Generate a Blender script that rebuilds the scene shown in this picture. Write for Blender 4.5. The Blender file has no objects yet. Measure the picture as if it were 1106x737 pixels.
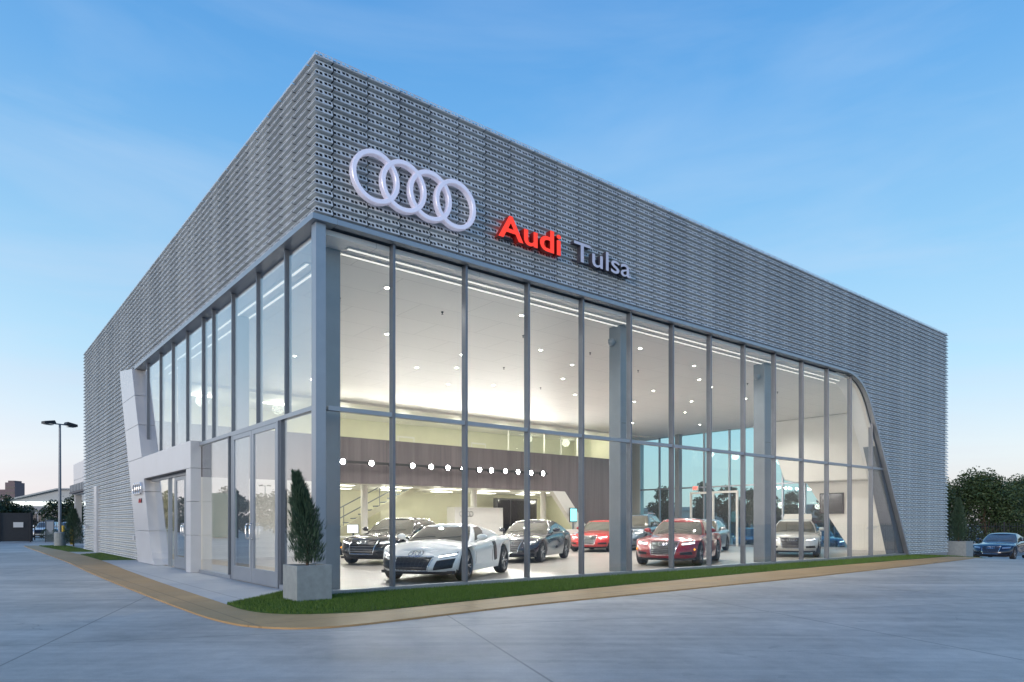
import bpy, bmesh, math, random
from mathutils import Vector, Matrix
from mathutils.bvhtree import BVHTree
random.seed(7)
R = math.radians
scene = bpy.context.scene
COL = scene.collection

# ------------------------------------------------------------------ helpers
def lin(c):
    return tuple(((v/255.)/12.92 if v/255. <= .04045 else ((v/255.+.055)/1.055)**2.4) for v in c) + (1.,)

def link(o, parent=None):
    COL.objects.link(o)
    if parent is not None:
        o.parent = parent
    return o

def tag(o, label=None, cat=None, group=None, kind=None):
    if label: o['label'] = label
    if cat: o['category'] = cat
    if group: o['group'] = group
    if kind: o['kind'] = kind
    return o

def empty(name, loc=(0, 0, 0), rz=0, label=None, cat=None, group=None, scale=1):
    o = bpy.data.objects.new(name, None)
    o.location = loc; o.rotation_euler = (0, 0, rz); o.scale = (scale,)*3
    o.empty_display_size = .2
    link(o)
    return tag(o, label, cat, group)

def kids(o):
    return [c for c in bpy.data.objects if c.parent == o]

def copy_tree(o, parent=None, kidmap=None):
    if kidmap is None:
        kidmap = {}
        for c in bpy.data.objects:
            if c.parent: kidmap.setdefault(c.parent.name, []).append(c)
    c = o.copy()
    COL.objects.link(c)
    if parent is not None: c.parent = parent
    for ch in kidmap.get(o.name, []):
        copy_tree(ch, c, kidmap)
    return c

class MB:
    def __init__(s):
        s.v = []; s.f = []; s.uv = None
    def add(s, vs, fs):
        b = len(s.v)
        s.v += [tuple(p) for p in vs]
        s.f += [tuple(i+b for i in f) for f in fs]
        return s
    def box(s, x0, x1, y0, y1, z0, z1):
        return s.add([(x0,y0,z0),(x1,y0,z0),(x1,y1,z0),(x0,y1,z0),(x0,y0,z1),(x1,y0,z1),(x1,y1,z1),(x0,y1,z1)],
              [(0,3,2,1),(4,5,6,7),(0,1,5,4),(1,2,6,5),(2,3,7,6),(3,0,4,7)])
    def prism(s, pts, axis, a, b):
        """extrude a 2D polygon: axis 'y' -> pts are (x,z); 'x' -> (y,z); 'z' -> (x,y)"""
        n = len(pts)
        def P(p, t):
            return {'y': (p[0], t, p[1]), 'x': (t, p[0], p[1]), 'z': (p[0], p[1], t)}[axis]
        vs = [P(p, a) for p in pts] + [P(p, b) for p in pts]
        fs = [tuple(range(n))[::-1], tuple(range(n, 2*n))]
        fs += [(i, (i+1) % n, n+(i+1) % n, n+i) for i in range(n)]
        return s.add(vs, fs)
    def tube(s, pts, r, n=8, close=False):
        pts = [Vector(p) for p in pts]
        m = len(pts); rings = []
        rr = r if isinstance(r, (list, tuple)) else [r]*m
        up = Vector((0, 0, 1))
        for i, p in enumerate(pts):
            if close: t = pts[(i+1) % m]-pts[i-1]
            else: t = pts[min(i+1, m-1)]-pts[max(i-1, 0)]
            if t.length < 1e-9: t = Vector((0,0,1))
            t.normalize()
            u = up if abs(t.z) < .95 else Vector((1, 0, 0))
            a = t.cross(u).normalized(); b = t.cross(a)
            rings.append([p+(a*math.cos(2*math.pi*k/n)+b*math.sin(2*math.pi*k/n))*rr[i] for k in range(n)])
        vs = [q for rg in rings for q in rg]; fs = []
        L = m if close else m-1
        for i in range(L):
            j = (i+1) % m
            for k in range(n):
                fs.append((i*n+k, i*n+(k+1) % n, j*n+(k+1) % n, j*n+k))
        if not close:
            fs.append(tuple(range(n))); fs.append(tuple(range((m-1)*n, m*n))[::-1])
        return s.add(vs, fs)
    def lathe(s, prof, axis='z', n=24, c=(0, 0, 0), cap=True):
        """prof: (radius, height) list, spun round axis"""
        vs = []; fs = []; m = len(prof)
        for i, (r, h) in enumerate(prof):
            for k in range(n):
                a = 2*math.pi*k/n
                x, y = r*math.cos(a), r*math.sin(a)
                q = {'z': (x, y, h), 'y': (x, h, y), 'x': (h, x, y)}[axis]
                vs.append((q[0]+c[0], q[1]+c[1], q[2]+c[2]))
        for i in range(m-1):
            for k in range(n):
                fs.append((i*n+k, i*n+(k+1) % n, (i+1)*n+(k+1) % n, (i+1)*n+k))
        if cap and prof[0][0] > 1e-6: fs.append(tuple(range(n))[::-1])
        if cap and prof[-1][0] > 1e-6: fs.append(tuple(range((m-1)*n, m*n)))
        return s.add(vs, fs)
    def grid(s, rows):
        n = len(rows[0]); vs = [p for r_ in rows for p in r_]
        fs = [(i*n+k, i*n+k+1, (i+1)*n+k+1, (i+1)*n+k) for i in range(len(rows)-1) for k in range(n-1)]
        return s.add(vs, fs)
    def xf(s, M):
        s.v = [tuple(M @ Vector(p)) for p in s.v]; return s
    def build(s, name, mat=None, parent=None, smooth=False, bevel=0, subsurf=0, fix=True):
        me = bpy.data.meshes.new(name)
        me.from_pydata(s.v, [], s.f)
        if fix:
            bm = bmesh.new(); bm.from_mesh(me)
            bmesh.ops.recalc_face_normals(bm, faces=bm.faces)
            bm.to_mesh(me); bm.free()
        if s.uv:
            ul = me.uv_layers.new(name='UVMap')
            for lp in me.loops:
                ul.data[lp.index].uv = s.uv[lp.vertex_index]
        if mat: me.materials.append(mat)
        if smooth:
            me.polygons.foreach_set('use_smooth', [True]*len(me.polygons))
        o = bpy.data.objects.new(name, me)
        link(o, parent)
        if bevel:
            b = o.modifiers.new('bevel', 'BEVEL'); b.width = bevel; b.segments = 2; b.limit_method = 'ANGLE'
        if subsurf:
            b = o.modifiers.new('sub', 'SUBSURF'); b.levels = subsurf; b.render_levels = subsurf
        return o

def arc(p0, p1, p2, n=8):
    """quadratic bezier"""
    out = []
    for i in range(n+1):
        t = i/n
        out.append(tuple((1-t)**2*a+2*t*(1-t)*b+t*t*c for a, b, c in zip(p0, p1, p2)))
    return out

# ------------------------------------------------------------------ materials
class NT:
    def __init__(s, name):
        m = bpy.data.materials.new(name); m.use_nodes = True
        s.m = m; s.t = m.node_tree; s.n = s.t.nodes; s.l = s.t.links
        s.b = s.n['Principled BSDF']; s.out = s.n['Material Output']
    def node(s, typ, **kw):
        n = s.n.new(typ)
        for k, v in kw.items():
            if k.startswith('i_'):
                key = k[2:]
                key = int(key) if key.isdigit() else key
                n.inputs[key].default_value = v
            else: setattr(n, k, v)
        return n
    def link(s, a, b): s.l.new(a, b)
    def coord(s, which='Object', scale=(1, 1, 1), rot=(0, 0, 0), loc=(0,0,0)):
        tc = s.node('ShaderNodeTexCoord'); mp = s.node('ShaderNodeMapping')
        mp.inputs['Scale'].default_value = scale; mp.inputs['Rotation'].default_value = rot; mp.inputs['Location'].default_value = loc
        s.link(tc.outputs[which], mp.inputs['Vector']); return mp.outputs['Vector']
    def noise(s, scale=5, detail=4, rough=.55, vec=None, dist=0):
        n = s.node('ShaderNodeTexNoise'); n.inputs['Scale'].default_value = scale
        n.inputs['Detail'].default_value = detail; n.inputs['Roughness'].default_value = rough; n.inputs['Distortion'].default_value = dist
        if vec is not None: s.link(vec, n.inputs['Vector'])
        return n.outputs['Fac']
    def ramp(s, fac, stops):
        r = s.node('ShaderNodeValToRGB'); e = r.color_ramp.elements
        while len(e) < len(stops): e.new(.5)
        for el, (p, c) in zip(e, stops):
            el.position = p; el.color = c if len(c) == 4 else tuple(c)+(1,)
        s.link(fac, r.inputs['Fac']); return r.outputs['Color']
    def mix(s, fac, a, b, mode='MIX'):
        n = s.node('ShaderNodeMix', data_type='RGBA', blend_type=mode)
        for sock, v in ((n.inputs[0], fac), (n.inputs[6], a), (n.inputs[7], b)):
            if hasattr(v, 'links'): s.link(v, sock)
            else: sock.default_value = v
        return n.outputs[2]
    def math(s, op, a, b=None, c=None):
        n = s.node('ShaderNodeMath', operation=op)
        for i, v in enumerate((a, b, c)):
            if v is None: continue
            if hasattr(v, 'links'): s.link(v, n.inputs[i])
            else: n.inputs[i].default_value = v
        return n.outputs[0]
    def bump(s, h, strength=.3, dist=.01):
        b = s.node('ShaderNodeBump'); b.inputs['Strength'].default_value = strength; b.inputs['Distance'].default_value = dist
        s.link(h, b.inputs['Height']); s.link(b.outputs[0], s.b.inputs['Normal']); return b.outputs[0]
    def set(s, **kw):
        for k, v in kw.items():
            k = k.replace('_', ' ')
            if hasattr(v, 'links'): s.link(v, s.b.inputs[k])
            else: s.b.inputs[k].default_value = v
        return s

def simple(name, col, rough=.5, metal=0, vary=.12, nscale=6, coat=0, emit=None, es=1, bump=0):
    t = NT(name)
    c = tuple(col)+(1,) if len(col) == 3 else col
    if vary:
        f = t.noise(nscale, 5, .6, t.coord())
        lo = tuple(v*(1-vary) for v in c[:3])+(1,); hi = tuple(min(1, v*(1+vary)) for v in c[:3])+(1,)
        t.set(Base_Color=t.ramp(f, [(.3, lo), (.7, hi)]))
        rr = t.node('ShaderNodeMapRange', i_3=max(.02, rough*.85), i_4=min(1, rough*1.15)); t.link(f, rr.inputs[0])
        t.set(Roughness=rr.outputs[0])
        if bump: t.bump(t.noise(nscale*8, 4, .6, t.coord()), bump, .01)
    else:
        t.set(Base_Color=c, Roughness=rough)
    t.set(Metallic=metal)
    if coat: t.set(Coat_Weight=coat, Coat_Roughness=.03)
    if emit: 
        t.set(Emission_Color=tuple(emit)+(1,), Emission_Strength=es)
    return t.m

def glass_mat(name, tint=(.93, .97, .96), rough=0.0, ior=1.5, boost=1.0):
    t = NT(name)
    t.n.remove(t.b)
    fr = t.node('ShaderNodeFresnel'); g_ = t.node('ShaderNodeNewGeometry')
    t.link(t.math('ADD', t.math('MULTIPLY', g_.outputs['Backfacing'], 1/ior-ior), ior), fr.inputs['IOR'])
    tr = t.node('ShaderNodeBsdfTransparent'); tr.inputs['Color'].default_value = tuple(tint)+(1,)
    gl = t.node('ShaderNodeBsdfGlossy'); gl.inputs['Roughness'].default_value = rough
    gl.inputs['Color'].default_value = (.95, .97, 1, 1)
    f = t.math('MINIMUM', t.math('MULTIPLY', fr.outputs[0], boost), .95)
    mx = t.node('ShaderNodeMixShader')
    t.link(f, mx.inputs[0]); t.link(tr.outputs[0], mx.inputs[1]); t.link(gl.outputs[0], mx.inputs[2])
    t.link(mx.outputs[0], t.out.inputs['Surface'])
    return t.m

def emit_mat(name, col, s):
    t = NT(name)
    t.set(Base_Color=tuple(col)+(1,), Emission_Color=tuple(col)+(1,), Emission_Strength=s)
    return t.m

M = {}
M['tint'] = glass_mat('tinted_glass', (.74, .93, .94), 0, 1.5, .8)
M['frame'] = simple('anodised_frame', (.33, .36, .40), .38, .6, .05, 3)
M['mull'] = simple('mullion_finish', (.17, .19, .22), .35, .45, .05, 3)
M['frame_dark'] = simple('dark_trim', (.16, .18, .20), .4, .6, .05)
M['steel'] = simple('painted_steel', (.22, .25, .28), .45, .3, .08, 2)
M['alu'] = simple('aluminium_panel', (.60, .61, .625), .36, .2, .04, 1.2)
M['seam'] = simple('panel_seam', (.10, .10, .11), .6)
M['white'] = simple('white_plaster', (.76, .75, .71), .6, 0, .03, 1.5)
M['cream'] = simple('cream_paint', (.68, .67, .52), .6, 0, .05, 1)
M['white_gloss'] = simple('white_laminate', (.75, .75, .72), .25, 0, .02)
M['black'] = simple('black_rubber', (.015, .015, .016), .6, 0, .2)
M['blackgloss'] = simple('black_gloss', (.012, .012, .014), .12, 0, 0, coat=.5)
M['dark'] = simple('dark_metal', (.05, .05, .055), .5, .3, .1)
M['chrome'] = simple('chrome', (.75, .76, .78), .12, 1, 0)
M['glass'] = glass_mat('clear_glass', (.975, .985, .98), 0, 1.5, .55)
M['glass_side'] = glass_mat('clear_side_glass', (.975, .985, .98), 0, 1.5, 1.45)
M['red'] = simple('red_letter', (.75, .018, .01), .3, 0, .05, emit=(1, .05, .012), es=.62)
M['sign_grey'] = simple('satin_letter', (.66, .63, .74), .35, .1, .05)
M['sign_side'] = simple('letter_return', (.05, .05, .07), .5)
M['concrete_pot'] = simple('cast_stone_planter', (.27, .30, .30), .75, 0, .12, 9, bump=.2)
M['soil'] = simple('soil', (.05, .035, .025), .95, 0, .3, 30)
M['bark'] = simple('bark', (.09, .065, .045), .9, 0, .3, 12)
M['yellow'] = simple('yellow_paint', (.65, .45, .04), .5, 0, .1)
M['red_small'] = simple('red_mark', (.6, .02, .02), .4)
M['lamp'] = emit_mat('lamp_glow', (1, .97, .90), 28)
M['spot'] = emit_mat('spot_glow', (1, .97, .92), 90)
M['troffer'] = emit_mat('troffer_glow', (1, .98, .82), 5)
M['drl'] = emit_mat('headlight_glow', (.92, .96, 1), 3)
M['screen'] = emit_mat('screen_glow', (.25, .75, .85), 1.2)
M['screen_white'] = emit_mat('monitor_glow', (.8, .85, .9), 1.1)
M['officepane'] = emit_mat('dusk_pane', (.5, .65, .7), .45)
M['linear'] = emit_mat('linear_slot_glow', (1, .97, .9), .62)
M['exit'] = emit_mat('exit_glow', (1, .05, .03), 2.2)
M['amber'] = emit_mat('amber_marker', (1, .35, .03), 1.4)

def leaf_mat(name, a, b, sc=3):
    t = NT(name)
    g = t.node('ShaderNodeNewGeometry')
    f = t.noise(sc, 3, .6, t.coord())
    c = t.mix(f, tuple(a)+(1,), tuple(b)+(1,))
    c2 = t.mix(t.math('MULTIPLY', g.outputs['Random Per Island'], .6), c, tuple(v*.45 for v in a)+(1,))
    t.set(Base_Color=c2, Roughness=.6)
    t.set(Subsurface_Weight=0)
    return t.m
M['leaf_oak'] = leaf_mat('broadleaf_foliage', (.038, .072, .022), (.07, .11, .034), .6)
M['leaf_dark'] = leaf_mat('dark_foliage', (.025, .05, .022), (.045, .075, .03), .6)
M['leaf_conifer'] = leaf_mat('conifer_foliage', (.025, .065, .040), (.075, .135, .075), 4)
M['grass_blade'] = leaf_mat('turf_blades', (.08, .165, .012), (.12, .21, .02), 2)
M['turf'] = simple('turf_base', (.045, .095, .012), .9, 0, .25, 14, bump=.6)

# perforated folded cladding: holes are real openings (transparent) in the sheet
def cladding_mat():
    t = NT('perforated_metal')
    uv = t.node('ShaderNodeUVMap'); sep = t.node('ShaderNodeSeparateXYZ'); t.link(uv.outputs[0], sep.inputs[0])
    u, v = sep.outputs[0], sep.outputs[1]
    def band(x, lo, hi):
        return t.math('MULTIPLY', t.math('GREATER_THAN', x, lo), t.math('LESS_THAN', x, hi))
    # lip faces have v between 0 and 1, recess faces v > 1
    per = t.math('MODULO', u, .1675)
    stag = t.math('MULTIPLY', t.math('GREATER_THAN', t.math('MODULO', u, .335), .1675), .16)
    vv = t.math('ADD', v, stag)
    holes = t.math('MULTIPLY', t.math('ADD', band(per, .016, .068), band(per, .088, .140)), band(vv, .34, .86))
    joint = t.math('LESS_THAN', t.math('MODULO', u, .67), .022)
    fac = t.math('MINIMUM', t.math('ADD', holes, joint), 1)
    # two metre sheets vary a little in tone
    f = t.noise(.5, 2, .5, t.coord())
    wn = t.node('ShaderNodeTexWhiteNoise', noise_dimensions='2D')
    comb = t.node('ShaderNodeCombineXYZ')
    t.link(t.math('FLOOR', t.math('DIVIDE', u, .67)), comb.inputs[0]); t.link(t.math('FLOOR', t.math('DIVIDE', v, 40)), comb.inputs[1])
    t.link(comb.outputs[0], wn.inputs['Vector'])
    c = t.ramp(t.math('ADD', t.math('MULTIPLY', f, .6), t.math('MULTIPLY', wn.outputs['Value'], .4)), [(.2, (.55, .58, .59, 1)), (.8, (.68, .71, .715, 1))])
    t.set(Base_Color=c, Metallic=.15, Roughness=.45)
    tr = t.node('ShaderNodeBsdfTransparent'); mx = t.node('ShaderNodeMixShader')
    t.link(fac, mx.inputs[0]); t.link(t.b.outputs[0], mx.inputs[1]); t.link(tr.outputs[0], mx.inputs[2])
    t.link(mx.outputs[0], t.out.inputs['Surface'])
    return t.m
M['clad'] = cladding_mat()
M['clad_back'] = simple('cladding_backing', (.11, .13, .155), .7, 0, .1)

def concrete_mat(name, base, joint=0, rot=0, var=.12, jrot=0, tint=None, streak=True):
    t = NT(name)
    v = t.coord('Object', rot=(0, 0, rot))
    f1 = t.noise(.35, 5, .6, v); f2 = t.noise(3.5, 6, .65, v); f3 = t.noise(60, 3, .7, v)
    v0 = t.coord('Object', rot=(0, 0, rot)); mp = t.node('ShaderNodeMapping'); mp.inputs['Scale'].default_value = (.10, 1.5, 1)
    t.link(v0, mp.inputs['Vector']); vs = mp.outputs['Vector']
    f4 = t.noise(.9, 7, .66, vs, 1.1)
    s = t.math('ADD', t.math('MULTIPLY', f1, .35), t.math('ADD', t.math('MULTIPLY', f2, .2), t.math('ADD', t.math('MULTIPLY', f3, .12), t.math('MULTIPLY', f4, .38 if streak else .1))))
    lo = tuple(x*(1-var*2.2) for x in base)+(1,); hi = tuple(x*(1+var*1.6) for x in base)+(1,)
    c = t.ramp(s, [(.38, lo), (.66, hi)])
    if tint:
        c = t.mix(t.math('MULTIPLY', t.math('GREATER_THAN', t.noise(90, 2, .5, v), .56), .5), c, tuple(tint)+(1,))
    h = t.math('ADD', f3, t.math('MULTIPLY', f2, .5))
    if joint:
        sp = t.node('ShaderNodeSeparateXYZ'); t.link(t.coord('Object', rot=(0, 0, jrot)), sp.inputs[0])
        def ln(x, off):
            return t.math('LESS_THAN', t.math('ABSOLUTE', t.math('SUBTRACT', t.math('FRACT', t.math('ADD', t.math('DIVIDE', x, joint), off)), .5)), .013/joint)
        j = t.math('MAXIMUM', ln(sp.outputs[0], .13), ln(sp.outputs[1], .37))
        c = t.mix(t.math('MULTIPLY', j, .75), c, tuple(x*.4 for x in base)+(1,))
        h = t.math('SUBTRACT', h, t.math('MULTIPLY', j, 1.5))
    if joint:
        vo = t.node('ShaderNodeTexVoronoi', feature='DISTANCE_TO_EDGE'); vo.inputs['Scale'].default_value = .16
        wv = t.node('ShaderNodeVectorMath', operation='ADD'); nn_ = t.node('ShaderNodeTexNoise'); nn_.inputs['Scale'].default_value = .8; nn_.inputs['Detail'].default_value = 6
        sc2 = t.node('ShaderNodeVectorMath', operation='SCALE'); sc2.inputs[3].default_value = 1.6
        t.link(v, nn_.inputs['Vector']); t.link(nn_.outputs['Color'], sc2.inputs[0]); t.link(v, wv.inputs[0]); t.link(sc2.outputs[0], wv.inputs[1]); t.link(wv.outputs[0], vo.inputs['Vector'])
        ck = t.math('MULTIPLY', t.math('LESS_THAN', vo.outputs['Distance'], .0012), t.math('GREATER_THAN', t.noise(.25, 2, .5, v), .52))
        c = t.mix(t.math('MULTIPLY', ck, .55), c, tuple(x*.35 for x in base)+(1,))
        sp2 = t.math('MULTIPLY', t.math('GREATER_THAN', t.noise(2.2, 2, .4, v), .70), .28)
        c = t.mix(sp2, c, tuple(x*.55 for x in base)+(1,))
    t.set(Base_Color=c)
    rr = t.node('ShaderNodeMapRange', i_3=.42, i_4=.72); t.link(f4, rr.inputs[0]); t.set(Roughness=rr.outputs[0])
    t.bump(h, .35, .006)
    return t.m
M['lot'] = concrete_mat('concrete_lot', (.48, .445, .395), 4.6, R(38.9), .22, jrot=R(22))
M['walk'] = concrete_mat('concrete_walk', (.56, .56, .55), 1.9, 0, .07, streak=False)
M['tan'] = concrete_mat('tan_aggregate', (.62, .375, .145), 3.2, 0, .14, tint=(.32, .23, .15), streak=False)

def floor_mat():
    t = NT('showroom_tile')
    v = t.coord()
    b = t.node('ShaderNodeTexBrick'); t.link(v, b.inputs['Vector'])
    b.offset = .5; b.inputs['Scale'].default_value = 1; b.inputs['Brick Width'].default_value = 1.2; b.inputs['Row Height'].default_value = .6
    b.inputs['Mortar Size'].default_value = .004; b.inputs['Color1'].default_value = (.34, .31, .285, 1); b.inputs['Color2'].default_value = (.38, .35, .325, 1); b.inputs['Mortar'].default_value = (.16, .15, .14, 1)
    f = t.noise(4, 5, .6, v)
    c = t.mix(.25, b.outputs[0], t.ramp(f, [(.3, (.36, .33, .3, 1)), (.7, (.50, .47, .43, 1))]))
    t.set(Base_Color=c, Roughness=.3)
    return t.m
M['floor'] = floor_mat()
def ceil_mat():
    t = NT('ceiling_board')
    v = t.coord(rot=(0, 0, 0))
    b = t.node('ShaderNodeTexBrick'); t.link(v, b.inputs['Vector'])
    b.offset = .5; b.inputs['Scale'].default_value = 1; b.inputs['Brick Width'].default_value = 2.4; b.inputs['Row Height'].default_value = 1.2
    b.inputs['Mortar Size'].default_value = .006; b.inputs['Color1'].default_value = (.82, .80, .77, 1); b.inputs['Color2'].default_value = (.80, .78, .75, 1); b.inputs['Mortar'].default_value = (.55, .54, .52, 1)
    t.set(Base_Color=b.outputs[0], Roughness=.5)
    return t.m
M['ceil'] = ceil_mat()
def fascia_mat():
    t = NT('taupe_wood_panel')
    v = t.coord(scale=(3, 1, .12))
    f = t.noise(1.2, 6, .65, v, .4)
    c = t.ramp(f, [(.3, (.10, .085, .09, 1)), (.7, (.18, .155, .16, 1))])
    sp = t.node('ShaderNodeSeparateXYZ'); t.link(t.coord(), sp.inputs[0])
    j = t.math('LESS_THAN', t.math('MODULO', sp.outputs[0], 1.22), .012)
    t.set(Base_Color=t.mix(j, c, (.05, .045, .045, 1)), Roughness=.35)
    return t.m
M['fascia'] = fascia_mat()

def gz(x, y=0):
    if x <= 24: return 0.
    if x < 46: return -.042*(x-24)*min(1, (x-24)/3)
    return -.042*22
# ------------------------------------------------------------------ ground
def ground():
    mb = MB()
    xs = [-900, -300, -120, -60, -40]+[-30+2*i for i in range(27)]+[24+i for i in range(1, 24)]+[50, 60, 90, 150, 300, 900]
    ys = [-900, -300, -100, -40, -20, 0, 20, 40, 80, 160, 400, 1500]
    rows = [[(x, y, gz(x)-.004) for x in xs] for y in ys]
    mb.grid(rows)
    o = mb.build('ground', M['lot'], smooth=True); tag(o, kind='structure')
ground()

OUT = [(-1.9, 36), (-1.97, 32.2), (-2.0, 24), (-2.05, 15.7), (-2.2, 10), (-2.28, 4.84), (-2.30, .1), (-2.25, -2.0), (-2.0, -3.0), (-1.4, -3.5), (-.3, -3.5), (1.8, -3.3), (5, -3.25), (9.7, -3.2), (14, -3.05), (18.6, -2.85), (23.5, -2.5), (27, -1.9), (30, -1.2)]
INN = [(-1.3, 36), (-1.25, 32.2), (-1.0, 24), (-1.05, 15.7), (-1.3, 10), (-1.5, 4.84), (-1.62, .1), (-1.64, -1.2), (-1.45, -1.9), (-.98, -2.3), (-.2, -2.5), (1.8, -2.3), (5, -2.0), (9.7, -1.72), (14, -1.55), (18.6, -1.5), (23.5, -1.5), (27, -1.45), (30, -1.1)]
def resample(P, n=6):
    out = []
    for i in range(len(P)-1):
        p0 = P[max(i-1, 0)]; p1 = P[i]; p2 = P[i+1]; p3 = P[min(i+2, len(P)-1)]
        for k in range(n):
            t = k/n
            out.append(tuple(.5*((2*b)+(-a+c)*t+(2*a-5*b+4*c-d)*t*t+(-a+3*b-3*c+d)*t**3) for a, b, c, d in zip(p0, p1, p2, p3)))
    out.append(P[-1]); return out
OUTs, INNs = resample(OUT), resample(INN)
def strip(name, A, B, z0, mat, kind='structure', parent=None):
    mb = MB()
    rows = []
    for a, b in zip(A, B):
        ga, gb = gz(a[0]), gz(b[0])
        rows.append([(a[0], a[1], ga-.05), (a[0], a[1], ga+z0)] + [((a[0]+(b[0]-a[0])*k/3), a[1]+(b[1]-a[1])*k/3, gz(a[0]+(b[0]-a[0])*k/3)+z0) for k in (1, 2)]+[(b[0], b[1], gb+z0), (b[0], b[1], gb-.05)])
    mb.grid(rows)
    o = mb.build(name, mat)
    if kind: tag(o, kind=kind)
    return o
strip('path', OUTs, INNs, .02, M['tan'])
# concrete walk in front of the doors, and the short walk to the side door
i_a = min(range(len(INNs)), key=lambda i: abs(INNs[i][1]-15.2) + (0 if INNs[i][0] < 0 else 99))
i_b = min(range(len(INNs)), key=lambda i: abs(INNs[i][1]+.35) + (0 if INNs[i][0] < 0 else 99))
walkA = INNs[i_a:i_b+1]
walkB = [(-.02, max(1.25, 15.2+(p[1]-15.2)*(15.2-1.25)/(15.2+.35))) for p in walkA]
strip('sidewalk', walkA, walkB, .016, M['walk'])
def rectstrip(name, x0, x1, y0, y1, z, mat, kind='structure'):
    o = MB().box(x0, x1, y0, y1, -.05, z).build(name, mat); return tag(o, kind=kind)
rectstrip('sidewalk', -1.1, -.02, 22.6, 24.3, .014, M['walk'])

# lawns: base sheet + blades, one object each
def inpoly(x, y, P):
    c = False; j = len(P)-1
    for i in range(len(P)):
        if (P[i][1] > y) != (P[j][1] > y) and x < (P[j][0]-P[i][0])*(y-P[i][1])/(P[j][1]-P[i][1])+P[i][0]: c = not c
        j = i
    return c
def lawn(poly, dens, seed):
    rng = random.Random(seed)
    mb = MB()
    x0, x1 = min(p[0] for p in poly), max(p[0] for p in poly); y0, y1 = min(p[1] for p in poly), max(p[1] for p in poly)
    n = int((x1-x0)*(y1-y0)*dens(0, 0, True))
    for _ in range(n):
        x, y = rng.uniform(x0, x1), rng.uniform(y0, y1)
        if rng.random() > dens(x, y, False) or not inpoly(x, y, poly): continue
        z = gz(x)+.028; a = rng.uniform(0, 6.28); w = rng.uniform(.004, .008); hh = rng.uniform(.025, .05)
        dx, dy = math.cos(a)*w, math.sin(a)*w; lx, ly = rng.uniform(-.02, .02), rng.uniform(-.02, .02)
        mb.add([(x-dx, y-dy, z), (x+dx, y+dy, z), (x+lx, y+ly, z+hh)], [(0, 1, 2)])
    return mb
j0 = i_b
lawnA = INNs[j0:]
grassB = []
for p in lawnA:
    if p[1] > -2.3 and p[0] < -.9: 
        t = max(0, min(1, (-.35-p[1])/1.7)); grassB.append((-.03, 1.25-1.25*t-.03))
    else: grassB.append((max(-.03, min(p[0], 28.6)) if p[0] < 28.6 else p[0], -.12))
o1 = strip('lawn_base', lawnA, grassB, .03, M['turf'], kind='structure'); o1.name = 'lawn'
poly = lawnA+[(30, -.12), (-.03, -.12), (-.03, 1.25)]
def d1(x, y, mx):
    if mx: return 3000
    d = math.hypot(x+4.97, y+11.6)
    return min(1, (13/d)**2)
tag(lawn(poly, d1, 3).build('grass', M['grass_blade'], fix=False), 'short green turf strip between the tan path and the showroom glass', 'grass', kind='stuff')
for (a, b) in ((15.3, 22.5), (24.4, 35.5)):
    pl = [p for p in INNs if a <= p[1] <= b and p[0] < -.5]
    A = [(-.3, b)]+pl+[(-.05-.35, a)] if False else pl
    base = MB().prism([(-.03, a), (-.03, b)]+pl, 'z', -.05, .03).build('lawn', M['turf']); tag(base, kind='structure')
    tag(lawn([(-.03, a), (-.03, b)]+pl, lambda x, y, mx: 350 if mx else 1, int(a)).build('grass', M['grass_blade'], fix=False),
        'green turf patch between the portal and the side door walk' if a < 20 else 'green turf patch beyond the side door beside the small shrub', 'grass', kind='stuff')

# ------------------------------------------------------------------ building
B = empty('dealership_building', (0, 0, 0), 0, 'grey perforated metal clad glass car showroom lit from inside', 'building')
H = 9.55; ZT = 6.60; XE = 28.62; YE = 27.6; ZM = 3.34
# front opening outline from the top (going right) to the floor
edge = [(19.0, ZT)] + [tuple(p) for p in arc((19.3, ZT), (20.62, ZT), (21.25, 5.52), 10)] + [(24.5, 0)]
def zE(x):
    if x <= edge[0][0]: return ZT
    for (a, za), (b, zb) in zip(edge, edge[1:]):
        if a <= x <= b: return za+(zb-za)*(x-a)/(b-a)
    return 0.
def xEz(z):
    for (a, za), (b, zb) in zip(edge[1:], edge[2:]):
        if zb <= z <= za and za > zb: return a+(b-a)*(za-z)/(za-zb)
    return 19.3 if z >= ZT else 24.5
EL = -1.2
wall_front = [(.02, ZT)] + edge[:-1] + [(24.5, EL), (XE-.02, EL), (XE-.02, H-.06), (.02, H-.06)]
MB().prism(wall_front, 'y', .02, .48).build('front_wall', M['clad_back'], B)
# plaster lining on the inside of the wall and in the reveal
o = .035
edge2 = [(x-.04, z-.04) for x, z in edge]
lin_f = [(.5, ZT-.04)] + edge2[:-1] + [(24.44, .0), (28.2, .0), (28.2, ZT+.3), (.5, ZT+.3)]
MB().prism(lin_f, 'y', .485, .56).build('interior_lining', M['white'], B)
def sweep_frame(outl, a, b, th, axis='y', inward=None):
    """band of thickness th following an outline, spanning a..b across the wall"""
    pts = [Vector((p[0], p[1])) for p in outl]; n = len(pts)
    off = []
    for i in range(n):
        t = (pts[min(i+1, n-1)]-pts[max(i-1, 0)]).normalized()
        nrm = Vector((-t.y, t.x)) if inward is None else Vector((-t.y, t.x))*inward
        off.append(pts[i]+nrm*th)
    mb = MB(); vs = []
    for p, q in zip(pts, off):
        for (c, t) in ((p, a), (p, b), (q, b), (q, a)):
            vs.append((c.x, t, c.y) if axis == 'y' else (t, c.x, c.y))
    fs = []
    for i in range(n-1):
        for k in range(4):
            fs.append((i*4+k, i*4+(k+1) % 4, (i+1)*4+(k+1) % 4, (i+1)*4+k))
    fs += [(3, 2, 1, 0), ((n-1)*4, (n-1)*4+1, (n-1)*4+2, (n-1)*4+3)]
    return mb.add(vs, fs)
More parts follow.
